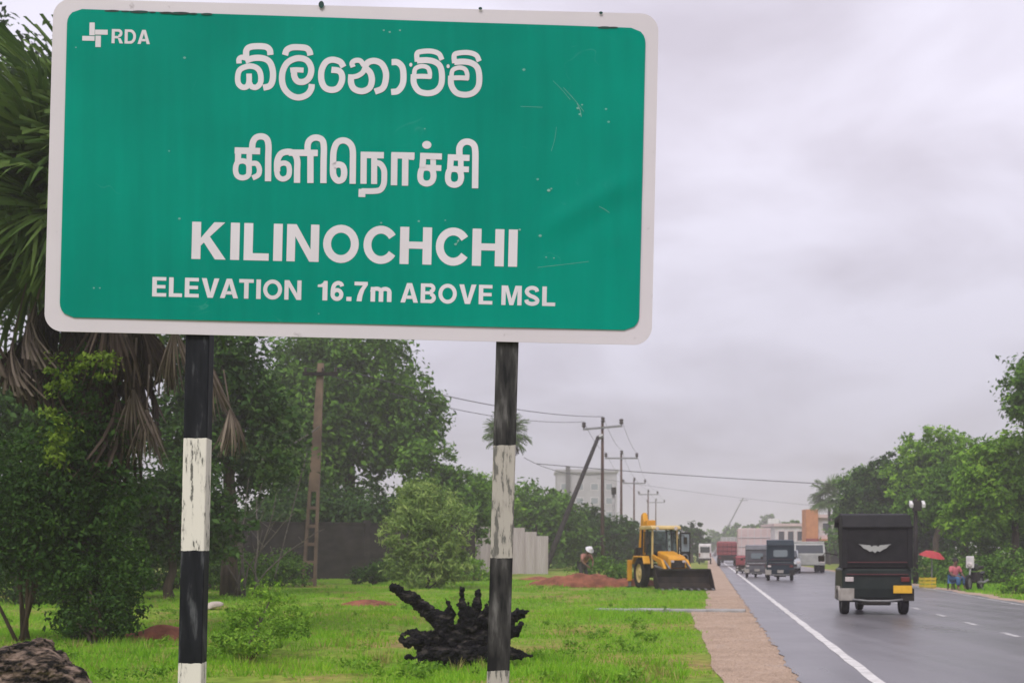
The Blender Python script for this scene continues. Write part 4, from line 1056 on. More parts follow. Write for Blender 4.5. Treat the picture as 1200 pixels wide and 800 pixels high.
SY = 16.2; sb_ = P(540, 775, SY); sg = float(ground_z(np.array(sb_.x), np.array(SY)))
def sp(px, py, dy=0.0):
    q_ = P(px, py, SY + dy); return (q_.x - sb_.x, dy, q_.z - sg)
gnarl('charred_stump', 'charred black uprooted tree stump lying in the grass', (sb_.x, SY, sg), [
    ([sp(592, 752, .1), sp(560, 750), sp(520, 754), sp(488, 758, -.1)], [.15, .19, .18, .11]),
    ([sp(496, 766, -.3), sp(540, 768, -.35), sp(590, 764, -.2)], [.09, .11, .09]),
    ([sp(540, 752), sp(512, 724, -.05), sp(484, 702, -.1), sp(457, 687, -.15)], [.15, .10, .08, .05]),
    ([sp(541, 745), sp(542, 715), sp(541, 686)], [.12, .055, .032]),
    ([sp(556, 745, .1), sp(559, 715, .1), sp(560, 691, .1)], [.13, .06, .032]),
    ([sp(572, 742), sp(579, 715, .05), sp(581, 696, .1)], [.14, .07, .035]),
    ([sp(520, 745, -.1), sp(513, 722, -.15)], [.11, .035]),
    ([sp(575, 742, .1), sp(600, 724, 0), sp(620, 715, -.1)], [.13, .075, .035]),
    ([sp(500, 750, -.1), sp(482, 740, -.2), sp(470, 744, -.2)], [.11, .06, .03]),
    ([sp(505, 764, -.2), sp(490, 772, -.3), sp(476, 768, -.3)], [.09, .05, .025]),
    ([sp(580, 752, -.2), sp(602, 740, -.35), sp(612, 730, -.4)], [.11, .06, .025]),
    ([sp(585, 762, -.2), sp(606, 766, -.4), sp(622, 768, -.5)], [.08, .05, .02]),
    ([sp(525, 735, -.1), sp(527, 712, -.12), sp(522, 700, -.1)], [.10, .04, .02]),
    ([sp(550, 735, -.1), sp(549, 705, -.15)], [.10, .025]),
    ([sp(492, 748, -.2), sp(478, 752, -.3), sp(468, 748, -.35)], [.09, .05, .025]),
    ([sp(568, 730, -.1), sp(570, 706, -.15)], [.08, .02]),
    ([sp(500, 764, -.3), sp(488, 775, -.45), sp(476, 778, -.5)], [.07, .04, .02]),
], M['charcoal'], 3, 0.018, 0.12, 'tree stump')
LY = 12.6; lb = P(45, 820, LY); lg = float(ground_z(np.array(lb.x), np.array(LY)))
def lp(px, py, dy=0.0):
    q_ = P(px, py, LY + dy); return (q_.x - lb.x, dy, q_.z - lg)
gnarl('weathered_log', 'weathered burnt log in the bottom left corner', (lb.x, LY, lg), [
    ([lp(-60, 800, .1), lp(0, 790), lp(50, 785, -.05), lp(92, 805, -.1)], [.22, .25, .24, .14]),
    ([lp(-40, 790, -.1), lp(10, 772, -.1), lp(52, 755, 0)], [.12, .13, .09]),
    ([lp(20, 790, .1), lp(45, 765, .05), lp(60, 752, 0)], [.15, .12, .07]),
    ([lp(60, 770, 0), lp(85, 790, -.1), lp(105, 812, -.2)], [.10, .09, .08]),
    ([lp(-20, 815, -.2), lp(40, 812, -.25)], [.12, .13]),
], M['old_wood'], 6, 0.03, 0.10, 'log')
def mound(name, label, c, rx, ry, h, m, seed, cat, n=46):
    V, Q = [], []; r = np.random.default_rng(seed)
    for j in range(n + 1):
        for i in range(n + 1):
            a, b = i / n * 2 - 1, j / n * 2 - 1
            x, y = a * rx, b * ry
            z = h * max(0, 1 - (a*a + b*b)) ** 0.8 * (1 + 0.5 * float(vnoise(x * 3 + seed, y * 3, 5))) - 0.03
            z += min(1, h * 4) * (0.11 * float(vnoise(x * 5 + seed, y * 5, 6)) + 0.05 * float(vnoise(x * 14 + seed, y * 14, 7))) if a*a + b*b < 1 else -0.06
            V.append((x, y, z))
    for j in range(n):
        for i in range(n): Q.append((j*(n+1)+i, j*(n+1)+i+1, (j+1)*(n+1)+i+1, (j+1)*(n+1)+i))
    o = link(name, np_mesh(name, V, quads=Q, smooth=True), m)
    o.location = (c.x, c.y, float(ground_z(np.array(c.x), np.array(c.y))))
    return tag(o, label, cat)
def gp(px, py):
    Y = F * H / (py - HY); return P(px, py, Y)
mound('soil_mound', 'heap of red soil dug up beside the backhoe', P(694, 690, 50), 2.8, 1.1, 0.50, M['soil'], 1, 'soil heap')
mound('soil_mound', 'small red soil patch behind the left sign post', gp(190, 748), 0.75, 0.6, 0.22, M['soil'], 2, 'soil heap')
mound('soil_mound', 'low bare brown soil patch left of the charred stump', gp(432, 708), 0.75, 1.2, 0.16, M['soil'], 3, 'soil heap')
mound('soil_mound', 'bare red soil strip beneath the corrugated fence', P(640, 684, 60), 1.5, 1.0, 0.22, M['soil'], 4, 'soil heap')
rk = gp(250, 712)
rme = bmesh.new(); bmesh.ops.create_icosphere(rme, subdivisions=3, radius=1)
for v in rme.verts:
    k_ = 1 + 0.18 * float(vnoise(v.co.x * 4, v.co.y * 4 + v.co.z * 3, 9)); v.co = Vector((v.co.x * 0.26, v.co.y * 0.2, max(-0.02, v.co.z * 0.14))) * k_
    v.co.z += v.co.x * 0.22
me = bpy.data.meshes.new('pale_stone'); rme.to_mesh(me); rme.free()
o = link('pale_stone', me, M['rock']); o.location = (rk.x, rk.y, 0.02); tag(o, 'pale flat stone in the grass right of the left post', 'stone')

# concrete culvert edge across the verge
cv = empty('culvert_slab', RD(-0.9, 30, -0.02), -RA - 0.06, 'grey concrete culvert edge crossing the gravel verge', 'culvert')
for k in range(4):
    mb = MB(); x0_ = -1.75 + k * 0.875; mb.box(x0_ + 0.004, x0_ + 0.871, -0.28, 0.28, -0.15, 0.055 + 0.008 * (k % 2)); mb.build('slab', M['concrete'], cv, bevel=0.015)

# ------------------------------------------------------------------ walls, fence, buildings
WY = 60.0
a_, b_ = P(215, 680, WY), P(560, 680, WY + 6)
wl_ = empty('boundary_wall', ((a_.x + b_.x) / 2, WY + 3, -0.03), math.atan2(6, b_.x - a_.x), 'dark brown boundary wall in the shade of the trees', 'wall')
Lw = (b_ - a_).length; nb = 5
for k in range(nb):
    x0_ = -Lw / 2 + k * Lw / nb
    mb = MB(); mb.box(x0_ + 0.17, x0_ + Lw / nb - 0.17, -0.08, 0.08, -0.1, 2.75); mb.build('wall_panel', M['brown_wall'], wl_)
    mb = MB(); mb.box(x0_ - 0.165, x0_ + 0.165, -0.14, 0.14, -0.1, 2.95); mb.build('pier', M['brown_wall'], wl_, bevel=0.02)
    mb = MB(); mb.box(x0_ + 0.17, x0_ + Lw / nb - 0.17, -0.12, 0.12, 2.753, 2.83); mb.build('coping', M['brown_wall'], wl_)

def corrugated(w, h, n=10, amp=0.018):
    V, Q = [], []
    for i in range(n + 1):
        x = -w / 2 + w * i / n; y = amp * (1 if i % 2 else -1)
        V += [(x, y, 0), (x, y, h)]
    return V, [(2*i, 2*i+2, 2*i+3, 2*i+1) for i in range(n)]
fy = 77.0; fx0, fx1 = P(548, 672, fy).x, P(642, 672, fy).x
fn = empty('corrugated_fence', ((fx0 + fx1) / 2, fy, -0.03), 0, 'pale corrugated sheet fence behind the right sign post', 'fence')
ns = 7; ws = (fx1 - fx0) / ns; V, Q = corrugated(ws, 1.0, 10)
sme = bpy.data.meshes.new('sheet'); sme.from_pydata(V, [], Q); sme.materials.append(M['sheet_metal'])
for k in range(ns):
    o = bpy.data.objects.new('sheet', sme); C.objects.link(o); o.parent = fn
    hh = (2.55, 2.85, 3.05, 2.95, 2.8, 2.55, 2.3)[k]
    o.location = (-(fx1 - fx0) / 2 + ws * (k + .5), 0.03 * (k % 2), 0.02); o.scale = (1.03, 1, hh); o.rotation_euler = (0, random.Random(k).uniform(-.012, .012), 0)
for k in (1, 4, 6):
    mb = MB(); x = -(fx1 - fx0) / 2 + ws * k; mb.box(x - .06, x + .06, 0.06, 0.16, -0.1, 3.0); mb.build('fence_post', M['pole_dark'], fn)

# hazy pale building behind the first utility pole
bp_ = P(688, 650, 320); s_ = 320 / F
bld = empty('pale_building', (bp_.x, 320, -0.03), 0, 'pale hazy flat-roofed block behind the first utility pole', 'building')
wid, ht = 70 * s_, (645 - 553) * s_ + 1.4
mb = MB(); mb.box(-wid/2, wid/2, 0, 14, -.1, ht); mb.build('wall', M['pale_wall'], bld)
mb = MB(); mb.box(-wid/2 - .4, wid/2 + .4, -.6, 14.4, ht + .003, ht + .7); mb.build('roof', M['pale_wall'], bld)
for z in (9.5, 13.0, 16.5):
    for k in range(4):
        x = -wid/2 + wid * (k + .5) / 4
        mb = MB(); mb.box(x - 1.0, x + 1.0, -.08, .06, z, z + 1.8); f_ = mb.build('window', M['dull_white'], bld)
        mb = MB(); mb.box(x - .85, x + .85, -.10, -.083, z + .15, z + 1.65); mb.build('pane', M['pale_glass'], f_)
mb = MB(); mb.box(-wid * .36, -wid * .36 + 1.1, -.9, -.61, 14, ht + 1.4); mb.build('roof_column', M['pole_dark'], bld)

# roadside shops with an orange tower
def block(root, x0, x1, y0, y1, z0, z1, m, name='wall', bevel=0):
    mb = MB(); mb.box(x0, x1, y0, y1, z0, z1); return mb.build(name, m, root, bevel=bevel)
op = RD(11.2, 138)
sh = empty('orange_shop', (op.x, 138, -0.03), 0, 'shop building with an orange sign tower across the road', 'building')
block(sh, -.65, .65, 0, 2.0, -.1, 5.9, M['orange'], 'sign_tower')
block(sh, .7, 5.5, .3, 8, -.1, 3.1, M['pink_wall'])
block(sh, .7, 5.2, -1.2, .28, 2.5, 2.7, M['orange'], 'awning')
block(sh, .7, 4.6, .6, 7, 3.103, 5.0, M['dull_white'], 'upper_wall')
block(sh, .6, 5.0, .2, 7.4, 5.003, 5.35, M['pink_wall'], 'roof')
block(sh, -.67, .67, -.06, -.01, 2.35, 2.75, M['red_paint'], 'sign_band')
for k in range(3):
    x = 1.2 + k * 1.2; mb = MB(); mb.box(x, x + .8, .5, .59, 3.5, 4.5); f_ = mb.build('window', M['dull_white'], sh)
    mb = MB(); mb.box(x + .08, x + .72, .48, .497, 3.58, 4.42); mb.build('pane', M['glass'], f_)
block(sh, 1.3, 4.8, .2, .29, -.05, 2.3, M['machine_dark'], 'shopfront')
op = RD(12, 165)
s2 = empty('white_shop', (op.x, 165, -0.03), 0, 'white two storey shop behind the orange tower', 'building')
block(s2, -3.4, 0.6, 0, 8, -.1, 4.6, M['dull_white']); block(s2, -3.6, .8, -.3, 8.3, 4.603, 4.95, M['pink_wall'], 'roof')
for z in (.2, 2.7):
    for k in range(3):
        x = -3.0 + k * 1.2; mb = MB(); mb.box(x, x + .85, -.06, .05, z, z + 1.3); f_ = mb.build('window', M['pink_wall'], s2)
        mb = MB(); mb.box(x + .07, x + .78, -.08, -.063, z + .07, z + 1.23); mb.build('pane', M['glass'], f_)
op = P(905, 645, 230)
s3 = empty('roadside_hoarding', (op.x + .3, 230, -0.03), 0, 'small white and red hoarding above the far traffic', 'hoarding')
block(s3, -1.1, .9, -.1, .1, 5.2, 7.2, M['white_paint'], 'board'); block(s3, -1.1, .9, -.1, .1, 4.3, 5.197, M['red_paint'], 'lower_board')
for x in (-.7, .6):
    mb = MB(); mb.tube([(x, .2, -.1), (x, .2, 6.8)], .09, 8); mb.build('post', M['steel'], s3)

# ------------------------------------------------------------------ utility poles and wires
def utility_pole(label, px, Y, py_top, arm_px, tilt=0.0, m='pole_wood', group='wooden utility poles along the road', r0=0.15):
    t = P(px, py_top, Y); root = empty('utility_pole', (t.x, Y, -0.03), 0, label, 'utility pole', group)
    h = t.z; mb = MB(); mb.tube([(0, 0, -.1), (0, 0, h * .5), (0, 0, h)], [r0, r0 * .85, r0 * .65], 10); mb.build('shaft', M[m], root, smooth=True)
    s = Y / F; hw = arm_px / 2 * s
    mb = MB(); mb.bar((-hw, -.16, h - .55 - hw * tilt), (hw, -.16, h - .55 + hw * tilt), .12, .15); mb.build('crossarm', M['steel'], root)
    ends = []
    for f, dz in ((-.95, 0), (0.02, 0.25), (.95, 0)):
        x = hw * f; z = h - .55 + x * tilt + .08
        mb = MB(); mb.lathe([(0.02, 0), (.05, 0.02), (.16, .12), (.16, .2), (.10, .26), (.16, .32), (.14, .42), (.02, .46)], (x, -.16, z + dz), 'z', 10); mb.build('insulator', M['porcelain'], root, smooth=True)
        ends.append(Vector((t.x + x, Y - .16, z + dz + .45)))
    return root, ends
UP = []
UP.append(utility_pole('first wooden utility pole with a leaning prop', 706, 95, 492, 46, 0.09))
UP.append(utility_pole('second wooden utility pole from the sign', 728, 127, 530, 38))
UP.append(utility_pole('third wooden utility pole from the sign', 743, 172, 561, 27))
UP.append(utility_pole('fourth utility pole from the sign', 759.5, 208, 575, 23))
UP.append(utility_pole('fifth and farthest utility pole above the backhoe', 768.5, 250, 585, 21))
# the leaning prop
q0, q1 = P(701, 512, 94.7), P(634, 676, 84)
pp = empty('leaning_pole', (q1.x, q1.y, -0.03), 0, 'dark leaning prop pole against the first utility pole', 'prop pole'); l = Vector(pp.location)
mb = MB(); mb.tube([q1 - l + Vector((0, 0, -.2)), (q0 - l) * .5 + (q1 - l) * .5, q0 - l], [.2, .17, .14], 9); mb.build('shaft', M['pole_dark'], pp, smooth=True)
mb = MB(); mb.tube([q0 - l + Vector((-.1, 0, -.1)), q0 - l + Vector((.35, .05, .12))], .17, 9); mb.build('clamp', M['steel'], pp)
# dark second post beside the first pole
q0 = P(719, 565, 110); pp = empty('short_post', (q0.x, 110, -0.03), 0, 'short grey post between the first two utility poles', 'post')
mb = MB(); mb.tube([(0, 0, -.1), (0, 0, q0.z)], [.16, .13], 8); mb.build('shaft', M['concrete'], pp, smooth=True)
mb = MB(); mb.box(-.2, .2, -.35, -.14, q0.z - 1.0, q0.z - .4); mb.build('meter_box', M['machine_dark'], pp)
# concrete ladder pole
KY = 51.0; kt, kb = P(376, 425, KY), P(362, 685, KY)
lp_ = empty('concrete_pole', (kb.x, KY, -0.03), 0, 'brown concrete pole with ladder openings at the field edge', 'utility pole'); ls = Vector(lp_.location)
hk = kt.z; dxk = (kt.x - kb.x) / (kt.z - kb.z)
def lk(x, z): return (x + dxk * z, 0, z)
zs_ = 3.9
for sgn in (-1, 1):
    mb = MB(); mb.bar(lk(sgn * .235, -.1), lk(sgn * .16, zs_), .11, .24); mb.build('rail', M['pole_concrete'], lp_)
for k in range(6):
    z = 0.25 + k * .72; hwk = .235 - (.075) * z / zs_ - .05
    mb = MB(); mb.bar(lk(-hwk, z), lk(hwk, z), .2, .13); mb.build('rung', M['pole_concrete'], lp_)
mb = MB(); a1, a2 = lk(0, zs_ + .003), lk(0, hk)
mb.hexa([(a1[0]-.215,-.12,a1[2]),(a1[0]+.215,-.12,a1[2]),(a1[0]+.215,.12,a1[2]),(a1[0]-.215,.12,a1[2]),(a2[0]-.12,-.1,a2[2]),(a2[0]+.12,-.1,a2[2]),(a2[0]+.12,.1,a2[2]),(a2[0]-.12,.1,a2[2])])
mb.build('shaft', M['pole_concrete'], lp_)
mb = MB(); mb.box(dxk*hk - .7, dxk*hk + .7, -.2, -.105, hk - .5, hk - .36); mb.build('crossarm', M['pole_dark'], lp_)
for x in (-.6, 0.1, .6):
    mb = MB(); mb.lathe([(.02, 0), (.05, .02), (.05, .14), (.02, .16)], (dxk*hk + x, -.15, hk - .355), 'z', 8); mb.build('insulator', M['porcelain'], lp_)
def wire(label, a, b, sag, r, group='overhead power lines', n=22, m='wire'):
    a, b = Vector(a), Vector(b); mb = MB()
    mb.tube([a.lerp(b, i / n) - Vector((0, 0, sag * 4 * (i/n) * (1 - i/n))) for i in range(n + 1)], r, 5)
    o = mb.build('overhead_wire', M[m], smooth=True); return tag(o, label, 'wire', group)
top_k = Vector((kt.x, KY - .15, kt.z - .2))
wire('thin wire from the concrete pole to the first utility pole', top_k + Vector((.6, 0, 0)), UP[0][1][1], .5, .022)
wire('lower thin wire from the concrete pole to the first utility pole', top_k + Vector((-.6, 0, 0)), UP[0][1][0], .7, .018)
for k, (n1_, n2_) in enumerate((('first', 'second'), ('second', 'third'), ('third', 'fourth'), ('fourth', 'fifth'))):
    for e, side in ((0, 'left'), (1, 'middle'), (2, 'right')):
        wire('%s wire between the %s and %s utility poles' % (side, n1_, n2_), UP[k][1][e], UP[k+1][1][e], .4, .014)
wire('long wire crossing above the road to the right hand trees', P(628, 543, 96), P(1075, 572, 90), 0.15, .028)
wire('faint upper wire crossing the sky above the far road', P(700, 560, 120), P(1060, 600, 150), 0.4, .012)
wire('pale slack guy wire on the concrete pole', P(374, 500, KY - .2), P(290, 545, 44), .12, .03, None, m='twig')
wire('thin slanting guy wire left of the concrete pole', P(360, 530, KY - .2), P(322, 676, 49), .0, .022, None, m='twig')
wire('slack service wire behind the slender palm', P(614, 536, 99), P(706, 555, 95), .5, .022)
# faint far poles
for k, (lab, px, Y, pt, hp) in enumerate((('faint leaning pole far down the road', 848, 300, 584, 0),)):
    a, b = P(843, 622, 300), P(871, 583, 300); rt = empty('leaning_pole', (P(834, 650, 300).x, 300, -.03), 0, lab, 'utility pole'); l = Vector(rt.location)
    mb = MB(); mb.tube([(0, 0, -.1), b - l], [.2, .14], 8); mb.build('shaft', M['steel'], rt)
    mb = MB(); mb.bar(b - l + Vector((-1, 0, -.6)), b - l + Vector((1, 0, -.6)), .14, .14); mb.build('crossarm', M['steel'], rt)

# ------------------------------------------------------------------ vehicles
def wheel(root, c, r, w, axis='x', rim='rim', n=22):
    mb = MB(); mb.lathe([(r*.62, -w*.42), (r*.9, -w*.5), (r, -w*.32), (r, w*.32), (r*.9, w*.5), (r*.62, w*.42)], c, axis, n)
    wh = empty('wheel', (0, 0, 0)); wh.parent = root
    mb.build('tyre', M['rubber'], wh, smooth=True)
    mb = MB(); mb.lathe([(0.001, -w*.2), (r*.25, -w*.34), (r*.3, -w*.2), (r*.56, -w*.22), (r*.63, -w*.38), (r*.63, w*.38), (r*.56, w*.22), (r*.3, w*.2), (r*.25, w*.34), (0.001, w*.2)], c, axis, n)
    mb.build('rim', M[rim], wh, smooth=True)
    return wh
def three_wheeler(label, loc, rz, paint, canvas, scale=(1, 1, 1), detail=True, plate='plate', rear_window=False, shape=False, group=None):
    """rear at -y, drives towards +y; 1.5 wide, 2.15 tall"""
    t = empty('three_wheeler', loc, rz, label, 'three wheeler', group, scale)
    # tub: side profile, tapered towards the nose
    def hull(prof, xr, xf, ysplit, m, name, bevel):
        mb = MB(); n = len(prof)
        def hw(y): return xr if y < ysplit else xr + (xf - xr) * (y - ysplit) / (2.85 - ysplit)
        V = [(-hw(y), y, z) for y, z in prof] + [(hw(y), y, z) for y, z in prof]
        mb.add(V, [tuple(range(n)), tuple(reversed(range(n, 2*n)))] + [(i, i+n, (i+1) % n + n, (i+1) % n) for i in range(n)])
        return mb.build(name, m, t, bevel=bevel)
    hull([(0.04, .34), (0.0, .55), (0.02, .98), (1.05, .98), (1.12, .46), (1.75, .44), (1.95, .62), (2.3, 1.0), (2.5, 1.0), (2.66, .62), (2.5, .38), (1.2, .28), (.3, .26)], .70, .36, 1.3, M[paint], 'body', .04)
    # canvas hood: rear wall sloping in at the top, roof falling to the windscreen
    hull([(0.0, .983), (-.03, 1.84), (.16, 2.10), (.5, 2.14), (1.8, 2.08), (2.02, 1.90), (1.96, 1.86), (1.75, 1.98), (.62, 2.02), (.55, 1.0)], .70, .55, .4, M[canvas], 'canopy', .03)
    mb = MB(); mb.box(-.715, .715, -.075, .05, 1.825, 1.865); mb.build('canopy_lip', M[canvas], t, bevel=.01)
    for s in (-1, 1):
        mb = MB(); mb.box(s*.655 - .055, s*.655 + .055, -.045, -.004, .99, 1.82); mb.build('rear_seam', M[canvas], t, bevel=.01)
        mb = MB(); mb.tube([(s*.66, .6, 1.0), (s*.64, .62, 2.0)], .022, 8); mb.build('hood_bow', M['machine_dark'], t)
        mb = MB(); mb.tube([(s*.40, 2.42, 1.0), (s*.50, 1.95, 1.9)], .024, 8); mb.build('windscreen_pillar', M['machine_dark'], t)
        mb = MB(); mb.tube([(s*.5, 2.2, 1.25), (s*.78, 2.15, 1.3), (s*.84, 2.13, 1.22)], .012, 6); a = mb.build('mirror_arm', M['machine_dark'], t)
        mb = MB(); mb.box(s*.86 - .07, s*.86 + .07, 2.1, 2.14, 1.1, 1.24); mb.build('mirror', M['machine_dark'], a, bevel=.02)
        mb = MB(); mb.box(s*.57 - .10, s*.57 + .10, -.02, .0, .70, .80) if False else mb.box(s*.56 - .085, s*.56 + .085, -.035, .005, .70, .80)
        mb.build('tail_lamp', M['lamp_white'] if s < 0 else M['lamp_red'], t, bevel=.012)
        mb = MB(); mb.box(s*.60 - .14, s*.60 + .14, -.02, .012, .30, .56); mb.build('mud_flap', M['cream'] if s < 0 else M['machine_dark'], t, bevel=.01)
        wheel(t, (s*.60, .42, .235), .235, .16)
        mb = MB(); mb.prism([(.12, .3), (.14, .52), (.3, .6), (.56, .6), (.72, .5), (.74, .32), (.68, .32), (.62, .46), (.5, .53), (.34, .53), (.22, .46), (.2, .3)], s*.705, s*.755); mb.build('wheel_arch', M['cream'] if s < 0 else M[paint], t, bevel=.008)
    wheel(t, (0, 2.35, .235), .235, .14)
    mb = MB(); mb.prism([(2.36, 1.003), (2.44, 1.003), (2.04, 1.88), (1.98, 1.88)], -.40, .40); mb.build('windscreen', M['clear'], t)
    mb = MB(); mb.prism([(.7, .45), (.62, .98), (.62, 1.5), (.72, 1.5), (.78, .82), (1.12, .8), (1.1, .45)], -.58, .58); mb.build('seat', M['machine_dark'], t, bevel=.03)
    mb = MB(); mb.tube([(-.3, 2.0, 1.12), (0, 2.1, 1.08), (.3, 2.0, 1.12)], .018, 8); mb.build('handlebar', M['machine_dark'], t)
    mb = MB(); mb.box(.32, .69, -.055, -.005, .46, .62) if plate == 'plate' else mb.box(-.16, .16, -.055, -.005, .40, .56)
    mb.build('number_plate', M['plate'] if plate == 'plate' else M['cream'], t, bevel=.006)
    mb = MB(); mb.box(-.62, .62, -.03, .005, .845, .862); mb.build('trim_line', M['red_trim'], t)
    mb = MB(); mb.box(-.60, .60, -.05, -.032, 1.10, 1.115); mb.build('trim_line', M['red_trim'], t)
    mb = MB(); mb.tube([(-.5, -.06, .33), (-.2, -.09, .30), (.2, -.09, .30), (.5, -.06, .33)], .022, 8); mb.build('bumper_bar', M['steel'], t, smooth=True)
    mb = MB(); mb.box(-.3, .3, .1, .6, .2, .34); mb.build('engine', M['machine_dark'], t, bevel=.03)
    if rear_window:
        mb = MB(); pts = [(x*.36, z) for x, z in ((-1, -.6), (-.85, -.9), (.85, -.9), (1, -.6), (1, .6), (.85, .9), (-.85, .9), (-1, .6))]
        mb.prism([(x, 1.42 + z*.2) for x, z in pts], -.055, -.022, 'y'); mb.build('rear_window', M['pale_glass'], t)
    if shape:
        mb = MB(); half = [(0, -.10), (.05, -.055), (.10, -.075), (.16, -.03), (.23, 0.0), (.28, .06), (.33, .085), (.18, .07), (.10, .065), (.06, .03), (.03, .055)]
        prof = half + [(-x, z) for x, z in reversed(half) if x > 0]
        mb.prism([(x - .05, 1.40 + z) for x, z in prof], -.046, -.036, 'y'); mb.build('wing_shape', M['tarp_grey'], t)  # pale wing-shaped piece set on the rear panel
    return t
def heading(): return -RA
G4 = 'vehicles driving away on the left lane'
p = RD(3.68, 27.9); three_wheeler('black three wheeler with wing emblem and yellow plate, nearest on the road', (p.x, p.y, 0.0), -RA * .75, 'tuk_body', 'canvas', (1.06, 1.06, 1.04), shape=True, group=G4)
p = RD(3.38, 60); three_wheeler('dark blue three wheeler with a small rear window, farther along', (p.x, p.y, 0), -RA, 'tuk_blue', 'tuk_blue', (.9, .9, .90), plate='centre', rear_window=True, group=G4)
p = RD(2.55, 67); three_wheeler('grey three wheeler half hidden behind the dark blue one', (p.x, p.y, 0), -RA, 'tuk_grey', 'tuk_grey', (.85, .85, .80), plate='centre', rear_window=True, group=G4)
p = RD(2.15, 79); three_wheeler('dark red three wheeler near the white edge line', (p.x, p.y, 0), -RA, 'machine_dark', 'red_paint', (.62, .7, .52), plate='centre', group=G4)

def lorry(label, loc, rz, w, l, h, cab, body, ribs, group=None, scale=(1, 1, 1)):
    """box or canvas lorry; rear at -y"""
    t = empty('lorry', loc, rz, label, 'lorry', group, scale)
    mb = MB(); mb.box(-w/2, w/2, 0, l * .7, 1.0, h); mb.build('cargo_box', M[body], t, bevel=.05)
    for k in range(5):
        x = -w/2 + w * (k + .5) / 5; mb = MB(); mb.box(x - .025, x + .025, -.03, -.003, 1.05, h - .06); mb.build('rib', M[ribs], t)
    for z in (1.0 + (h-1)*.33, 1.0 + (h-1)*.66):
        mb = MB(); mb.box(-w/2 + .02, w/2 - .02, -.055, -.033, z - .03, z + .03); mb.build('rail', M[ribs], t)
    mb = MB(); mb.box(-w*.42, w*.42, .05, l * .98, .62, .99); mb.build('chassis', M['machine_dark'], t)
    mb = MB(); mb.prism([(l*.72, .6), (l*.72, 2.3), (l*.92, 2.3), (l*1.0, 1.5), (l*1.0, .6)], -w*.46, w*.46); mb.build('cab', M[cab], t, bevel=.06)
    mb = MB(); mb.hexa([(-w*.4, l*.985+.03, 1.55), (w*.4, l*.985+.03, 1.55), (w*.4, l*.985+.06, 1.55), (-w*.4, l*.985+.06, 1.55), (-w*.4, l*.925+.03, 2.2), (w*.4, l*.925+.03, 2.2), (w*.4, l*.925+.06, 2.2), (-w*.4, l*.925+.06, 2.2)]); mb.build('windscreen', M['glass'], t)
    for s in (-1, 1):
        wheel(t, (s*w*.40, l*.18, .45), .45, .32); wheel(t, (s*w*.40, l*.86, .45), .45, .26)
        mb = MB(); mb.box(s*w*.36 - .12, s*w*.36 + .12, -.04, .048, .7, .85); mb.build('tail_lamp', M['lamp_red'], t)
        mb = MB(); mb.box(s*w*.36 - .14, s*w*.36 + .14, l + .003, l + .04, .8, 1.0); mb.build('headlight', M['lamp_white'], t)
    mb = MB(); mb.box(-w*.45, w*.45, -.1, .046, .5, .62); mb.build('bumper', M['machine_dark'], t)
    return t
p = RD(3.9, 108); lorry('pinkish white box lorry far ahead in the left lane', (p.x, p.y, 0), -RA, 2.7, 7, 3.3, 'white_paint', 'pink_wall', 'dull_white', G4)
p = RD(1.75, 118); lorry('small red lorry far ahead beside the edge line', (p.x, p.y, 0), -RA, 1.9, 4.6, 2.2, 'red_paint', 'red_paint', 'red_trim', G4)
p = RD(7.35, 81); lorry('lorry with grey canvas top coming along the right lane', (p.x, p.y + 6, 0), -RA + math.pi, 2.1, 6, 2.5, 'tarp_grey', 'tarp_grey', 'dull_white', 'oncoming vehicles on the right lane', (1, 1, .8))

def car(label, loc, rz, paint, group=None, scale=(1, 1, 1)):
    t = empty('car', loc, rz, label, 'car', group, scale)
    def sect(prof, x, m, name, bev): mb = MB(); mb.prism(prof, -x, x); return mb.build(name, M[m], t, bevel=bev)
    sect([(0, .35), (.02, .8), (.5, .95), (2.9, .95), (3.75, .82), (3.9, .6), (3.88, .32), (.1, .3)], .8, paint, 'body', .08)
    sect([(.35, .953), (.75, 1.42), (2.2, 1.45), (2.95, .953)], .68, paint, 'roof', .06)
    mb = MB(); mb.hexa([(-.6, 2.92, .98), (.6, 2.92, .98), (.6, 2.95, .98), (-.6, 2.95, .98), (-.55, 2.27, 1.41), (.55, 2.27, 1.41), (.55, 2.30, 1.41), (-.55, 2.30, 1.41)]); mb.build('windscreen', M['glass'], t)
    mb = MB(); mb.hexa([(-.58, .36, .99), (.58, .36, .99), (.58, .38, .99), (-.58, .38, .99), (-.54, .69, 1.39), (.54, .69, 1.39), (.54, .71, 1.39), (-.54, .71, 1.39)]); mb.build('rear_window', M['glass'], t)
    for s in (-1, 1):
        mb = MB(); mb.prism([(.62, .99), (.86, 1.36), (2.12, 1.38), (2.7, .99)], s*.686, s*.70); mb.build('side_window', M['glass'], t)
        wheel(t, (s*.72, .75, .29), .29, .18); wheel(t, (s*.72, 3.1, .29), .29, .18)
        mb = MB(); mb.box(s*.58 - .16, s*.58 + .16, 3.8, 3.905, .62, .76); mb.build('headlight', M['lamp_white'], t, bevel=.02)
        mb = MB(); mb.box(s*.62 - .12, s*.62 + .12, -.02, .03, .66, .8); mb.build('tail_lamp', M['lamp_red'], t)
        mb = MB(); mb.box(s*.86 - .07, s*.86 + .07, 2.55, 2.63, .98, 1.1); mb.build('mirror', M[paint], t)
    mb = MB(); mb.box(-.45, .45, 3.87, 3.915, .42, .58); mb.build('grille', M['machine_dark'], t)
    return t
p = RD(5.75, 79); car('silver car coming along the right lane', (p.x, p.y + 3.9, 0), -RA + math.pi, 'silver', 'oncoming vehicles on the right lane', (.72, 1, 1.0))
p = RD(7.0, 118); car('white car far off in the right lane', (p.x, p.y + 3.9, 0), -RA + math.pi, 'white_paint', 'oncoming vehicles on the right lane')
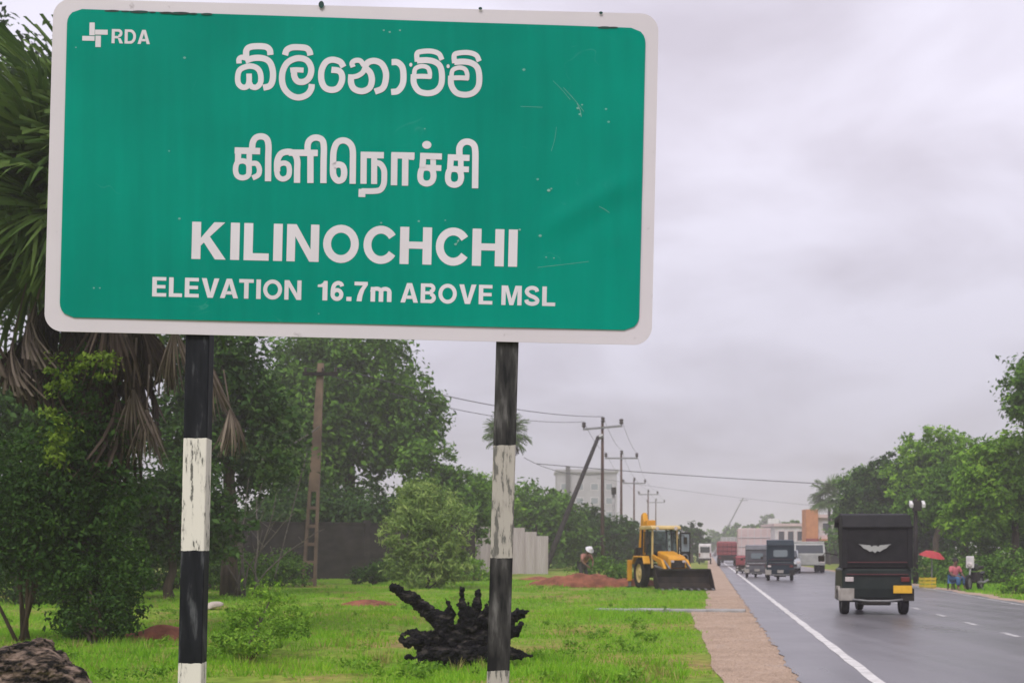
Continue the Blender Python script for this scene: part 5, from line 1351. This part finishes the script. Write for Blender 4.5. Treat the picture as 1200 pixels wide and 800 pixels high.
p = RD(5.9, 104); car('small dark car behind the silver car in the right lane', (p.x, p.y + 3.9, 0), -RA + math.pi, 'blue_paint', 'oncoming vehicles on the right lane', (.9, 1, 1))
p = RD(2.6, 150); lorry('faint grey lorry beyond the red lorry', (p.x, p.y, 0), -RA, 2.3, 6, 3.0, 'dull_white', 'tarp_grey', 'dull_white', G4)
p = RD(6.6, 150); lorry('faint white lorry far off in the right lane', (p.x, p.y + 6, 0), -RA + math.pi, 2.2, 6, 2.9, 'white_paint', 'dull_white', 'tarp_grey', 'oncoming vehicles on the right lane')
def van(label, loc, rz, paint, scale=(1, 1, 1)):
    t = empty('van', loc, rz, label, 'van', None, scale)
    mb = MB(); mb.prism([(0, .35), (.03, 1.8), (.15, 1.95), (3.2, 1.95), (3.9, 1.1), (4.2, .95), (4.22, .35)], -.82, .82); mb.build('body', M[paint], t, bevel=.08)
    mb = MB(); mb.box(-.62, .62, -.02, .04, 1.1, 1.65); mb.build('rear_window', M['glass'], t, bevel=.008)
    for s in (-1, 1):
        mb = MB(); mb.box(s*.823, s*.835, .4, 3.2, 1.15, 1.65); mb.build('side_window', M['glass'], t)
        wheel(t, (s*.74, .8, .31), .31, .2); wheel(t, (s*.74, 3.4, .31), .31, .2)
        mb = MB(); mb.box(s*.7 - .08, s*.7 + .08, -.025, .03, .7, 1.05); mb.build('tail_lamp', M['lamp_red'], t)
    mb = MB(); mb.box(-.8, .8, -.08, .02, .36, .55); mb.build('bumper', M['machine_dark'], t)
    return t
p = RD(-0.35, 135); van('pale van parked on the shoulder just right of the backhoe', (p.x, p.y, 0), -RA, 'dull_white', (.8, 1, 1.1))

# ------------------------------------------------------------------ backhoe loader
bk_p = P(779, 692, 47.5)
bk = empty('backhoe_loader', (bk_p.x, 47.5, -0.03), 0.22, 'yellow backhoe loader with a black front bucket beside the road', 'backhoe', None, (.72, .80, .80))
def bk_(mb, name, m, parent=None, bevel=0.0, smooth=False): return mb.build(name, M[m], parent or bk, bevel=bevel, smooth=smooth)
bk_(MB().box(-.45, .45, -1.6, 2.0, .55, 1.0), 'chassis', 'machine_dark', bevel=.03)
hood = bk_(MB().prism([(-1.75, .98), (-1.75, 1.42), (-1.55, 1.55), (-.12, 1.78), (-.12, .98)], -.46, .46), 'hood', 'yellow', bevel=.06)
bk_(MB().box(-.36, .36, -1.80, -1.753, 1.02, 1.36), 'grille', 'machine_dark', hood, bevel=.01)
for s in (-1, 1):
    bk_(MB().box(s*.30 - .08, s*.30 + .08, -1.83, -1.803, 1.26, 1.36), 'headlight', 'lamp_white', hood)
    wheel(bk, (s*.72, -1.25, .44), .44, .30, rim='machine_cream'); wheel(bk, (s*.86, 1.05, .74), .74, .42, rim='machine_cream')
    bk_(MB().prism([(.1, 1.2), (.3, 1.55), (1.7, 1.55), (1.95, 1.2), (1.88, 1.15), (1.65, 1.47), (.35, 1.47), (.17, 1.15)], s*.64, s*1.10), 'fender', 'yellow', bevel=.03)
    arm = bk_(MB().prism([(-.05, 1.45), (-.05, 1.62), (-1.35, 1.38), (-2.2, .62), (-2.3, .40), (-2.12, .38), (-1.45, 1.08)], s*.66 - .07, s*.66 + .07), 'loader_arm', 'yellow', bevel=.02)
    bk_(MB().tube([(s*.66, -.3, 1.1), (s*.66, -1.4, .98)], .05, 8), 'hydraulic_cylinder', 'steel', arm)
    bk_(MB().tube([(s*.55, -1.3, 1.35), (s*.55, -2.15, .95)], .045, 8), 'hydraulic_cylinder', 'steel', arm)
    # stabilizer legs
    st_ = bk_(MB().box(s*1.12 - .10, s*1.12 + .10, 2.05, 2.3, .35, 1.35), 'stabilizer', 'yellow', bevel=.02)
    bk_(MB().box(s*1.12 - .06, s*1.12 + .06, 2.1, 2.24, .1, .35), 'stabilizer_ram', 'steel', st_)
    bk_(MB().box(s*1.12 - .2, s*1.12 + .2, 1.98, 2.38, .03, .1), 'stabilizer_foot', 'machine_dark', st_)
    # cab frame
    for y in (-.1, .75, 1.45):
        bk_(MB().bar((s*.72, y, 1.0), (s*(.66), y + (.12 if y < 0 else 0), 2.78), .08), 'cab_pillar', 'machine_dark' if y > 0 else 'machine_cream')
    bk_(MB().box(s*.70 - .01, s*.70 + .01, .0, .7, 1.62, 2.70), 'side_glass', 'clear')
    bk_(MB().box(s*.71 - .03, s*.71 + .03, -.1, 1.45, .98, 1.6), 'cab_side', 'machine_dark', bevel=.01)
    bk_(MB().tube([(s*.7, -.1, 2.5), (s*.95, -.25, 2.5), (s*1.0, -.25, 2.35)], .015, 6), 'mirror_arm', 'machine_dark')
    bk_(MB().box(s*1.02 - .09, s*1.02 + .09, -.28, -.24, 2.1, 2.42), 'mirror', 'machine_dark', bevel=.015)
    bk_(MB().lathe([(.001, 0), (.09, .01), (.09, .1), (.001, .12)], (s*.5, -.28, 2.82), 'y', 10), 'work_light', 'lamp_white')
roof = bk_(MB().prism([(-.25, 2.78), (-.22, 2.90), (0, 2.96), (1.45, 2.96), (1.6, 2.88), (1.6, 2.78)], -.80, .80), 'cab_roof', 'machine_cream', bevel=.04)
bk_(MB().hexa([(-.62, -.1, 1.72), (.62, -.1, 1.72), (.62, -.085, 1.72), (-.62, -.085, 1.72), (-.6, .0, 2.74), (.6, .0, 2.74), (.6, .015, 2.74), (-.6, .015, 2.74)]), 'windscreen', 'clear')
bk_(MB().box(-.6, .6, 1.40, 1.42, 1.7, 2.7), 'rear_glass', 'clear')
bk_(MB().box(-.28, .28, .6, 1.15, 1.25, 1.42), 'seat', 'machine_dark', bevel=.04)
bk_(MB().box(-.27, .27, 1.05, 1.2, 1.42, 2.1), 'seat_back', 'machine_dark', bevel=.04)
bk_(MB().tube([(0, .05, 1.5), (0, .3, 1.85)], .03, 8), 'steering_column', 'machine_dark')
bk_(MB().lathe([(.2, -.015), (.23, 0), (.2, .015), (.18, 0)], (0, .32, 1.86), 'z', 14), 'steering_wheel', 'machine_dark')
bk_(MB().tube([(.34, -1.0, 1.6), (.34, -1.0, 2.35)], .045, 8), 'exhaust', 'machine_dark')
# bucket: open curved trough with side plates, lip and teeth
prof = [(-2.25, .95), (-2.2, .62), (-2.28, .32), (-2.5, .10), (-3.0, .06), (-3.02, .10), (-2.52, .15), (-2.33, .36), (-2.26, .62), (-2.31, .95)]
bu = bk_(MB().prism(prof, -1.42, 1.42), 'bucket', 'bucket')
for s in (-1, 1):
    bk_(MB().prism([(-2.2, .95), (-2.2, .5), (-2.3, .2), (-2.5, .07), (-3.0, .055), (-2.75, .5), (-2.42, .98)], s*1.425, s*1.46), 'side_plate', 'bucket', bu)
bk_(MB().box(-1.42, 1.42, -2.40, -2.315, .90, .99), 'top_rail', 'machine_dark', bu, bevel=.01)
for k in range(8):
    x = -1.3 + k * 2.6 / 7; bk_(MB().prism([(-2.95, .063), (-3.16, .05), (-3.16, .08), (-2.95, .13)], x - .05, x + .05), 'tooth', 'steel', bu)
# backhoe boom folded up behind the cab
bk_(MB().box(-.35, .35, 2.0, 2.35, .5, 1.2), 'swing_post', 'machine_dark', bevel=.03)
boom = bk_(MB().prism([(2.2, 1.0), (2.0, 2.2), (1.95, 3.2), (2.1, 3.55), (2.35, 3.4), (2.3, 2.2), (2.5, 1.05)], -.42, -.14), 'boom', 'yellow', bevel=.03)
bk_(MB().prism([(2.05, 3.35), (2.15, 3.62), (2.45, 3.5), (2.85, 1.9), (2.65, 1.85), (2.35, 3.2)], -.38, -.18), 'dipper', 'yellow', bevel=.02)
bk_(MB().prism([(2.55, 1.95), (2.95, 1.9), (3.1, 1.4), (2.85, 1.15), (2.7, 1.5)], -.58, .02), 'rear_bucket', 'machine_dark', bevel=.02)
bk_(MB().tube([(-.28, 1.9, 2.0), (-.28, 1.9, 3.15)], .055, 8), 'boom_ram', 'steel', boom)
bk_(MB().box(-.36, .14, 1.62, 1.9, 2.9, 3.25), 'boom_cover', 'yellow', bevel=.05)
# door standing open on the right hand side
dr = bk_(MB().box(.76, 1.34, -.16, -.12, 1.15, 2.65), 'door', 'machine_dark', bevel=.06)
bk_(MB().box(.84, 1.26, -.175, -.163, 1.75, 2.56), 'door_glass', 'pale_glass', dr)
bk_(MB().lathe([(.16, -.02), (.2, 0), (.16, .02), (.13, 0)], (1.02, -.2, 1.45), 'y', 16), 'door_ring', 'steel', dr, smooth=True)

# ------------------------------------------------------------------ people
def skin_obj(name, chains, m, parent, root_r=0.1, sub=1):
    """a continuous figure grown over connected joints: chains of (point, radius), first point of later chains may reuse an earlier one"""
    V, E, R_ = [], [], []; idx = {}
    for ch in chains:
        prev = None
        for p, r_ in ch:
            key = tuple(round(c, 4) for c in p)
            if key not in idx: idx[key] = len(V); V.append(p); R_.append(r_)
            k = idx[key]
            if prev is not None and prev != k: E.append((prev, k))
            prev = k
    me = bpy.data.meshes.new(name); me.from_pydata(V, E, [])
    o = link(name, me, None, parent)
    md = o.modifiers.new('skin', 'SKIN'); md.use_smooth_shade = True
    for i, sv in enumerate(me.skin_vertices[0].data):
        sv.radius = (R_[i], R_[i]) if not isinstance(R_[i], tuple) else R_[i]; sv.use_root = (i == 0)
    s = o.modifiers.new('sub', 'SUBSURF'); s.levels = sub; s.render_levels = sub
    bpy.context.view_layer.update()
    me2 = bpy.data.meshes.new_from_object(o.evaluated_get(bpy.context.evaluated_depsgraph_get()))
    o.modifiers.clear(); o.data = me2; me2.materials.clear(); me2.materials.append(m)
    return o
def person(label, loc, rz, J, shirt, lower, hat=None, skirt=False):
    """J: joints pelvis chest neck head and limb triples (shoulder, elbow, wrist) (hip, knee, ankle)"""
    t = empty('person', loc, rz, label, 'person')
    V_ = {k: Vector(v) for k, v in J.items()}
    pe, ch, ne, he = V_['pelvis'], V_['chest'], V_['neck'], V_['head']
    T = lambda v: tuple(v)
    chains = [[(T(pe), .13), (T(pe.lerp(ch, .5)), .115), (T(ch), .135), (T(ne), .055), (T(he), .088), (T(he + (he - ne).normalized() * .09), .07)]]
    face = V_['face'].normalized()
    chains.append([(T(he), .088), (T(he + face * .105 + Vector((0, 0, -.02))), .022)])   # nose and brow ridge
    for s in 'lr':
        sh_, el, wr = V_['sh' + s], V_['el' + s], V_['wr' + s]; hp, kn, an = V_['hip' + s], V_['kn' + s], V_['an' + s]
        fd = (wr - el).normalized()
        chains.append([(T(ch), .135), (T(sh_), .062), (T(el), .045), (T(wr), .030), (T(wr + fd * .07), .036), (T(wr + fd * .12), .025)])
        side = fd.cross(Vector((0, 1, 0.3))).normalized()
        for k in range(4):
            b0 = wr + fd * .09 + side * (k - 1.5) * .02
            chains.append([(T(wr + fd * .07), .036), (T(b0), .010), (T(b0 + fd * (.05 + .008 * (1.5 - abs(k - 1.5)))), .008), (T(b0 + fd * .075 + Vector((0, 0, -.02))), .007)])
        chains.append([(T(wr), .030), (T(wr + fd * .03 + side * .04), .011), (T(wr + fd * .075 + side * .05), .009)])
        ft = Vector((face.x, face.y, 0)).normalized()
        chains.append([(T(pe), .13), (T(hp), .085), (T(kn), .06), (T(an), .04), (T(an + ft * .10 + Vector((0, 0, -.045))), .036), (T(an + ft * .18 + Vector((0, 0, -.05))), .025)])
    skin_obj('body', chains, M['skin'], t)
    sc_ = [[(T(pe), .15), (T(pe.lerp(ch, .5)), .14), (T(ch), .16), (T(ch.lerp(ne, .7)), .08)]]
    for s in 'lr': sc_.append([(T(ch), .16), (T(V_['sh' + s]), .082), (T(V_['sh' + s].lerp(V_['el' + s], .75)), .065)])
    skin_obj('shirt', sc_, M[shirt], t)
    lc = []
    for s in 'lr': lc.append([(T(pe), .16), (T(V_['hip' + s]), .105), (T(V_['kn' + s]), .085), (T(V_['kn' + s].lerp(V_['an' + s], .8)), .07 if not skirt else .1)])
    skin_obj('skirt' if skirt else 'trousers', lc, M[lower], t)
    hd = (he - ne).normalized()
    mb = bmesh.new(); bmesh.ops.create_uvsphere(mb, u_segments=14, v_segments=9, radius=.112)
    for v in mb.verts:
        if v.co.z < -.01: v.co.z = -.01 + (v.co.z + .01) * .5
        v.co.z *= 1.05
    me = bpy.data.meshes.new('hair'); mb.to_mesh(me); mb.free()
    o = link('hair', me, M['hair'], t); o.matrix_local = Matrix.Translation(he + hd * .045 - face * .025) @ hd.to_track_quat('Z', 'Y').to_matrix().to_4x4()
    if hat:
        mb = MB(); mb.lathe([(.001, .13), (.07, .125), (.125, .06), (.13, .0), (.19, -.012), (.19, -.02), (.12, -.012), (.001, .11)], (0, 0, 0), 'z', 16)
        o = mb.build('hat', M[hat], t, smooth=True); o.matrix_local = Matrix.Translation(he + hd * .075) @ hd.to_track_quat('Z', 'Y').to_matrix().to_4x4()
    return t
stoop = dict(pelvis=(0, 0.12, .84), chest=(.03, -.12, 1.16), neck=(.04, -.24, 1.32), head=(.05, -.34, 1.42), face=(.2, -1, -.5),
             shl=(-.17, -.16, 1.22), ell=(-.22, -.26, .95), wrl=(-.10, -.42, .80), shr=(.23, -.16, 1.22), elr=(.28, -.30, .98), wrr=(.16, -.46, .86),
             hipl=(-.10, .10, .82), knl=(-.13, -.04, .46), anl=(-.14, .02, .09), hipr=(.11, .10, .82), knr=(.15, .02, .44), anr=(.16, .14, .09))
pw = P(684, 690, 54)
person('stooping worker with a white hat and faded rose shirt by the soil heap', (pw.x, 54, -0.02), 0.5, stoop, 'rose_cloth', 'dark_cloth', 'white_cloth')
sit = dict(pelvis=(0, 0.05, .40), chest=(0, .02, .72), neck=(0, 0, .90), head=(0, -.03, 1.02), face=(-.5, -1, -.1),
           shl=(-.18, .0, .80), ell=(-.24, -.08, .56), wrl=(-.14, -.30, .50), shr=(.18, .0, .80), elr=(.25, -.08, .56), wrr=(.14, -.30, .50),
           hipl=(-.09, .02, .40), knl=(-.14, -.38, .44), anl=(-.14, -.36, .08), hipr=(.09, .02, .40), knr=(.14, -.38, .44), anr=(.14, -.36, .08))
ps = P(1119, 690, 46.5)
person('person in a pink top and blue skirt seated by the motorbike', (ps.x, 46.5, -0.02), 0.35, sit, 'pink_cloth', 'blue_cloth', None, True)
stl = empty('stool', (ps.x, 46.6, -0.02), 0.35, 'low wooden stool under the seated person', 'stool')
MB().box(-.18, .18, -.1, .2, .24, .28).build('seat', M['bark'], stl, bevel=.01)
for x in (-.14, .14):
    for y in (-.06, .16): MB().bar((x, y, 0), (x * .9, y, .238), .04).build('leg', M['bark'], stl)

# ------------------------------------------------------------------ roadside things on the right
pm = P(1142, 692, 46)
mk = empty('motorbike', (pm.x, 46, -0.02), math.radians(-38), 'dark parked motorbike under the trees across the road', 'motorbike')
wheel(mk, (0, -.62, .29), .29, .10); wheel(mk, (0, .62, .29), .29, .11)
MB().tube([(0, -.62, .29), (0, -.42, .85), (0, -.36, 1.0)], .035, 8).build('fork', M['steel'], mk)
MB().tube([(-.34, -.28, 1.05), (-.12, -.38, 1.02), (.12, -.38, 1.02), (.34, -.28, 1.05)], .016, 8).build('handlebar', M['machine_dark'], mk)
MB().prism([(-.36, .78), (-.3, .95), (.0, .98), (.12, .78), (.0, .68)], -.13, .13).build('tank', M['tuk_body'], mk, bevel=.05)
MB().prism([(.08, .76), (.1, .84), (.75, .88), (.78, .80), (.3, .72)], -.12, .12).build('seat', M['machine_dark'], mk, bevel=.03)
MB().box(-.15, .15, -.22, .2, .28, .66).build('engine', M['machine_dark'], mk, bevel=.05)
MB().tube([(.17, -.1, .3), (.2, .4, .28), (.2, .85, .36)], .045, 8).build('exhaust', M['steel'], mk)
MB().lathe([(.001, -.05), (.09, -.04), (.11, .02), (.06, .1), (.001, .11)], (0, -.5, .92), 'y', 12).build('headlight', M['lamp_white'], mk, smooth=True)
MB().prism([(-.52, .8), (-.5, 1.22), (-.46, 1.24), (-.42, .85)], -.14, .14).build('visor', M['dull_white'], mk, bevel=.03)
MB().prism([(.72, .6), (.95, .68), (.98, .64), (.8, .5)], -.07, .07).build('rear_mudguard', M['tuk_body'], mk)
MB().tube([(.1, .1, .3), (.26, .2, .02)], .014, 6).build('kick_stand', M['steel'], mk)
pq = P(1092, 688, 49)
pa = empty('parasol', (pq.x, 49, -0.02), 0, 'red parasol tilted over the roadside behind the three wheeler', 'parasol')
MB().tube([(0, 0, 0), (0, 0, 1.2)], .025, 8).build('pole', M['steel'], pa)
nse = 8; tl_ = Matrix.Translation((0, 0, 1.2)) @ Matrix.Rotation(.16, 4, 'Y') @ Matrix.Rotation(.18, 4, 'X')
for k in range(nse):
    a0, a1 = 2 * math.pi * k / nse, 2 * math.pi * (k + 1) / nse; Vp = []
    for zz, rr_ in ((.22, .02), (.18, .28), (.0, .50)):
        for a in (a0, (a0 + a1) / 2, a1):
            q_ = .96 if a not in (a0, a1) else 1.0
            Vp.append(tuple(tl_ @ Vector((rr_ * q_ * math.cos(a), rr_ * q_ * math.sin(a), zz))))
    me = bpy.data.meshes.new('canopy_panel'); me.from_pydata(Vp, [], [(0,1,4,3),(1,2,5,4),(3,4,7,6),(4,5,8,7)]); link('canopy_panel', me, M['red_cloth'], pa)
    MB().bar(tl_ @ Vector((0, 0, .20)), tl_ @ Vector((.51 * math.cos(a0), .53 * math.sin(a0), -.005)), .012).build('rib', M['steel'], pa)
for k, (px, lab) in enumerate(((1087, 'yellow plastic crate on the verge below the red parasol'),)):
    pc = P(px, 688, 48.5); cr_ = empty('plastic_crate', (pc.x, 48.5, -0.02), .3, lab, 'crate')
    MB().box(-.24, .24, -.17, .17, 0, .03).build('base', M['yellow_plastic'], cr_)
    for z in (.05, .18, .31):
        MB().box(-.25, .25, -.185, -.172, z, z + .09).build('slat', M['yellow_plastic'], cr_); MB().box(-.25, .25, .172, .185, z, z + .09).build('slat', M['yellow_plastic'], cr_)
        MB().box(-.255, -.242, -.17, .17, z, z + .09).build('slat', M['yellow_plastic'], cr_); MB().box(.242, .255, -.17, .17, z, z + .09).build('slat', M['yellow_plastic'], cr_)
    for sx in (-.235, .235):
        for sy in (-.16, .16): MB().box(sx - .012, sx + .012, sy - .01, sy + .01, .031, .42).build('corner_post', M['yellow_plastic'], cr_)
pl_ = P(1073, 690, 55); tl2 = P(1073, 583, 55)
fp = empty('lamp_pole', (pl_.x, 55, -0.02), 0, 'dark pole with two pale lamps behind the black three wheeler', 'lamp pole')
MB().tube([(0, 0, -.1), (0, 0, tl2.z)], [.11, .08], 10).build('shaft', M['pole_dark'], fp, smooth=True)
MB().bar((-.34, -.08, tl2.z - .3), (.34, -.08, tl2.z - .3), .05).build('crossarm', M['pole_dark'], fp)
MB().box(-.2, .18, -.28, -.12, tl2.z - .55, tl2.z - .1).build('control_box', M['machine_dark'], fp, bevel=.03)
for s in (-1, 1):
    MB().hexa([(s*.26-.07,-.3,tl2.z-.42),(s*.26+.07,-.3,tl2.z-.42),(s*.26+.07,-.12,tl2.z-.3),(s*.26-.07,-.12,tl2.z-.3),(s*.26-.07,-.34,tl2.z-.26),(s*.26+.07,-.34,tl2.z-.26),(s*.26+.07,-.14,tl2.z-.1),(s*.26-.07,-.14,tl2.z-.1)]).build('lamp_head', M['white_paint'], fp, bevel=.02)

# ------------------------------------------------------------------ damp air
hz = MB().box(-1500, 1500, -1500, 1500, -1.2, 26).build('haze', None)
hm = bpy.data.materials.new('haze'); hm.use_nodes = True; hn = hm.node_tree; hn.nodes.clear()
ho = hn.nodes.new('ShaderNodeOutputMaterial'); hv = hn.nodes.new('ShaderNodeVolumePrincipled')
hv.inputs['Color'].default_value = (0.93, 0.885, 0.93, 1); hv.inputs['Density'].default_value = 0.0013; hv.inputs['Anisotropy'].default_value = 0.2
hn.links.new(hv.outputs[0], ho.inputs['Volume']); hz.data.materials.append(hm)
tag(hz, 'thin damp haze hanging over the whole road', 'haze', kind='stuff')
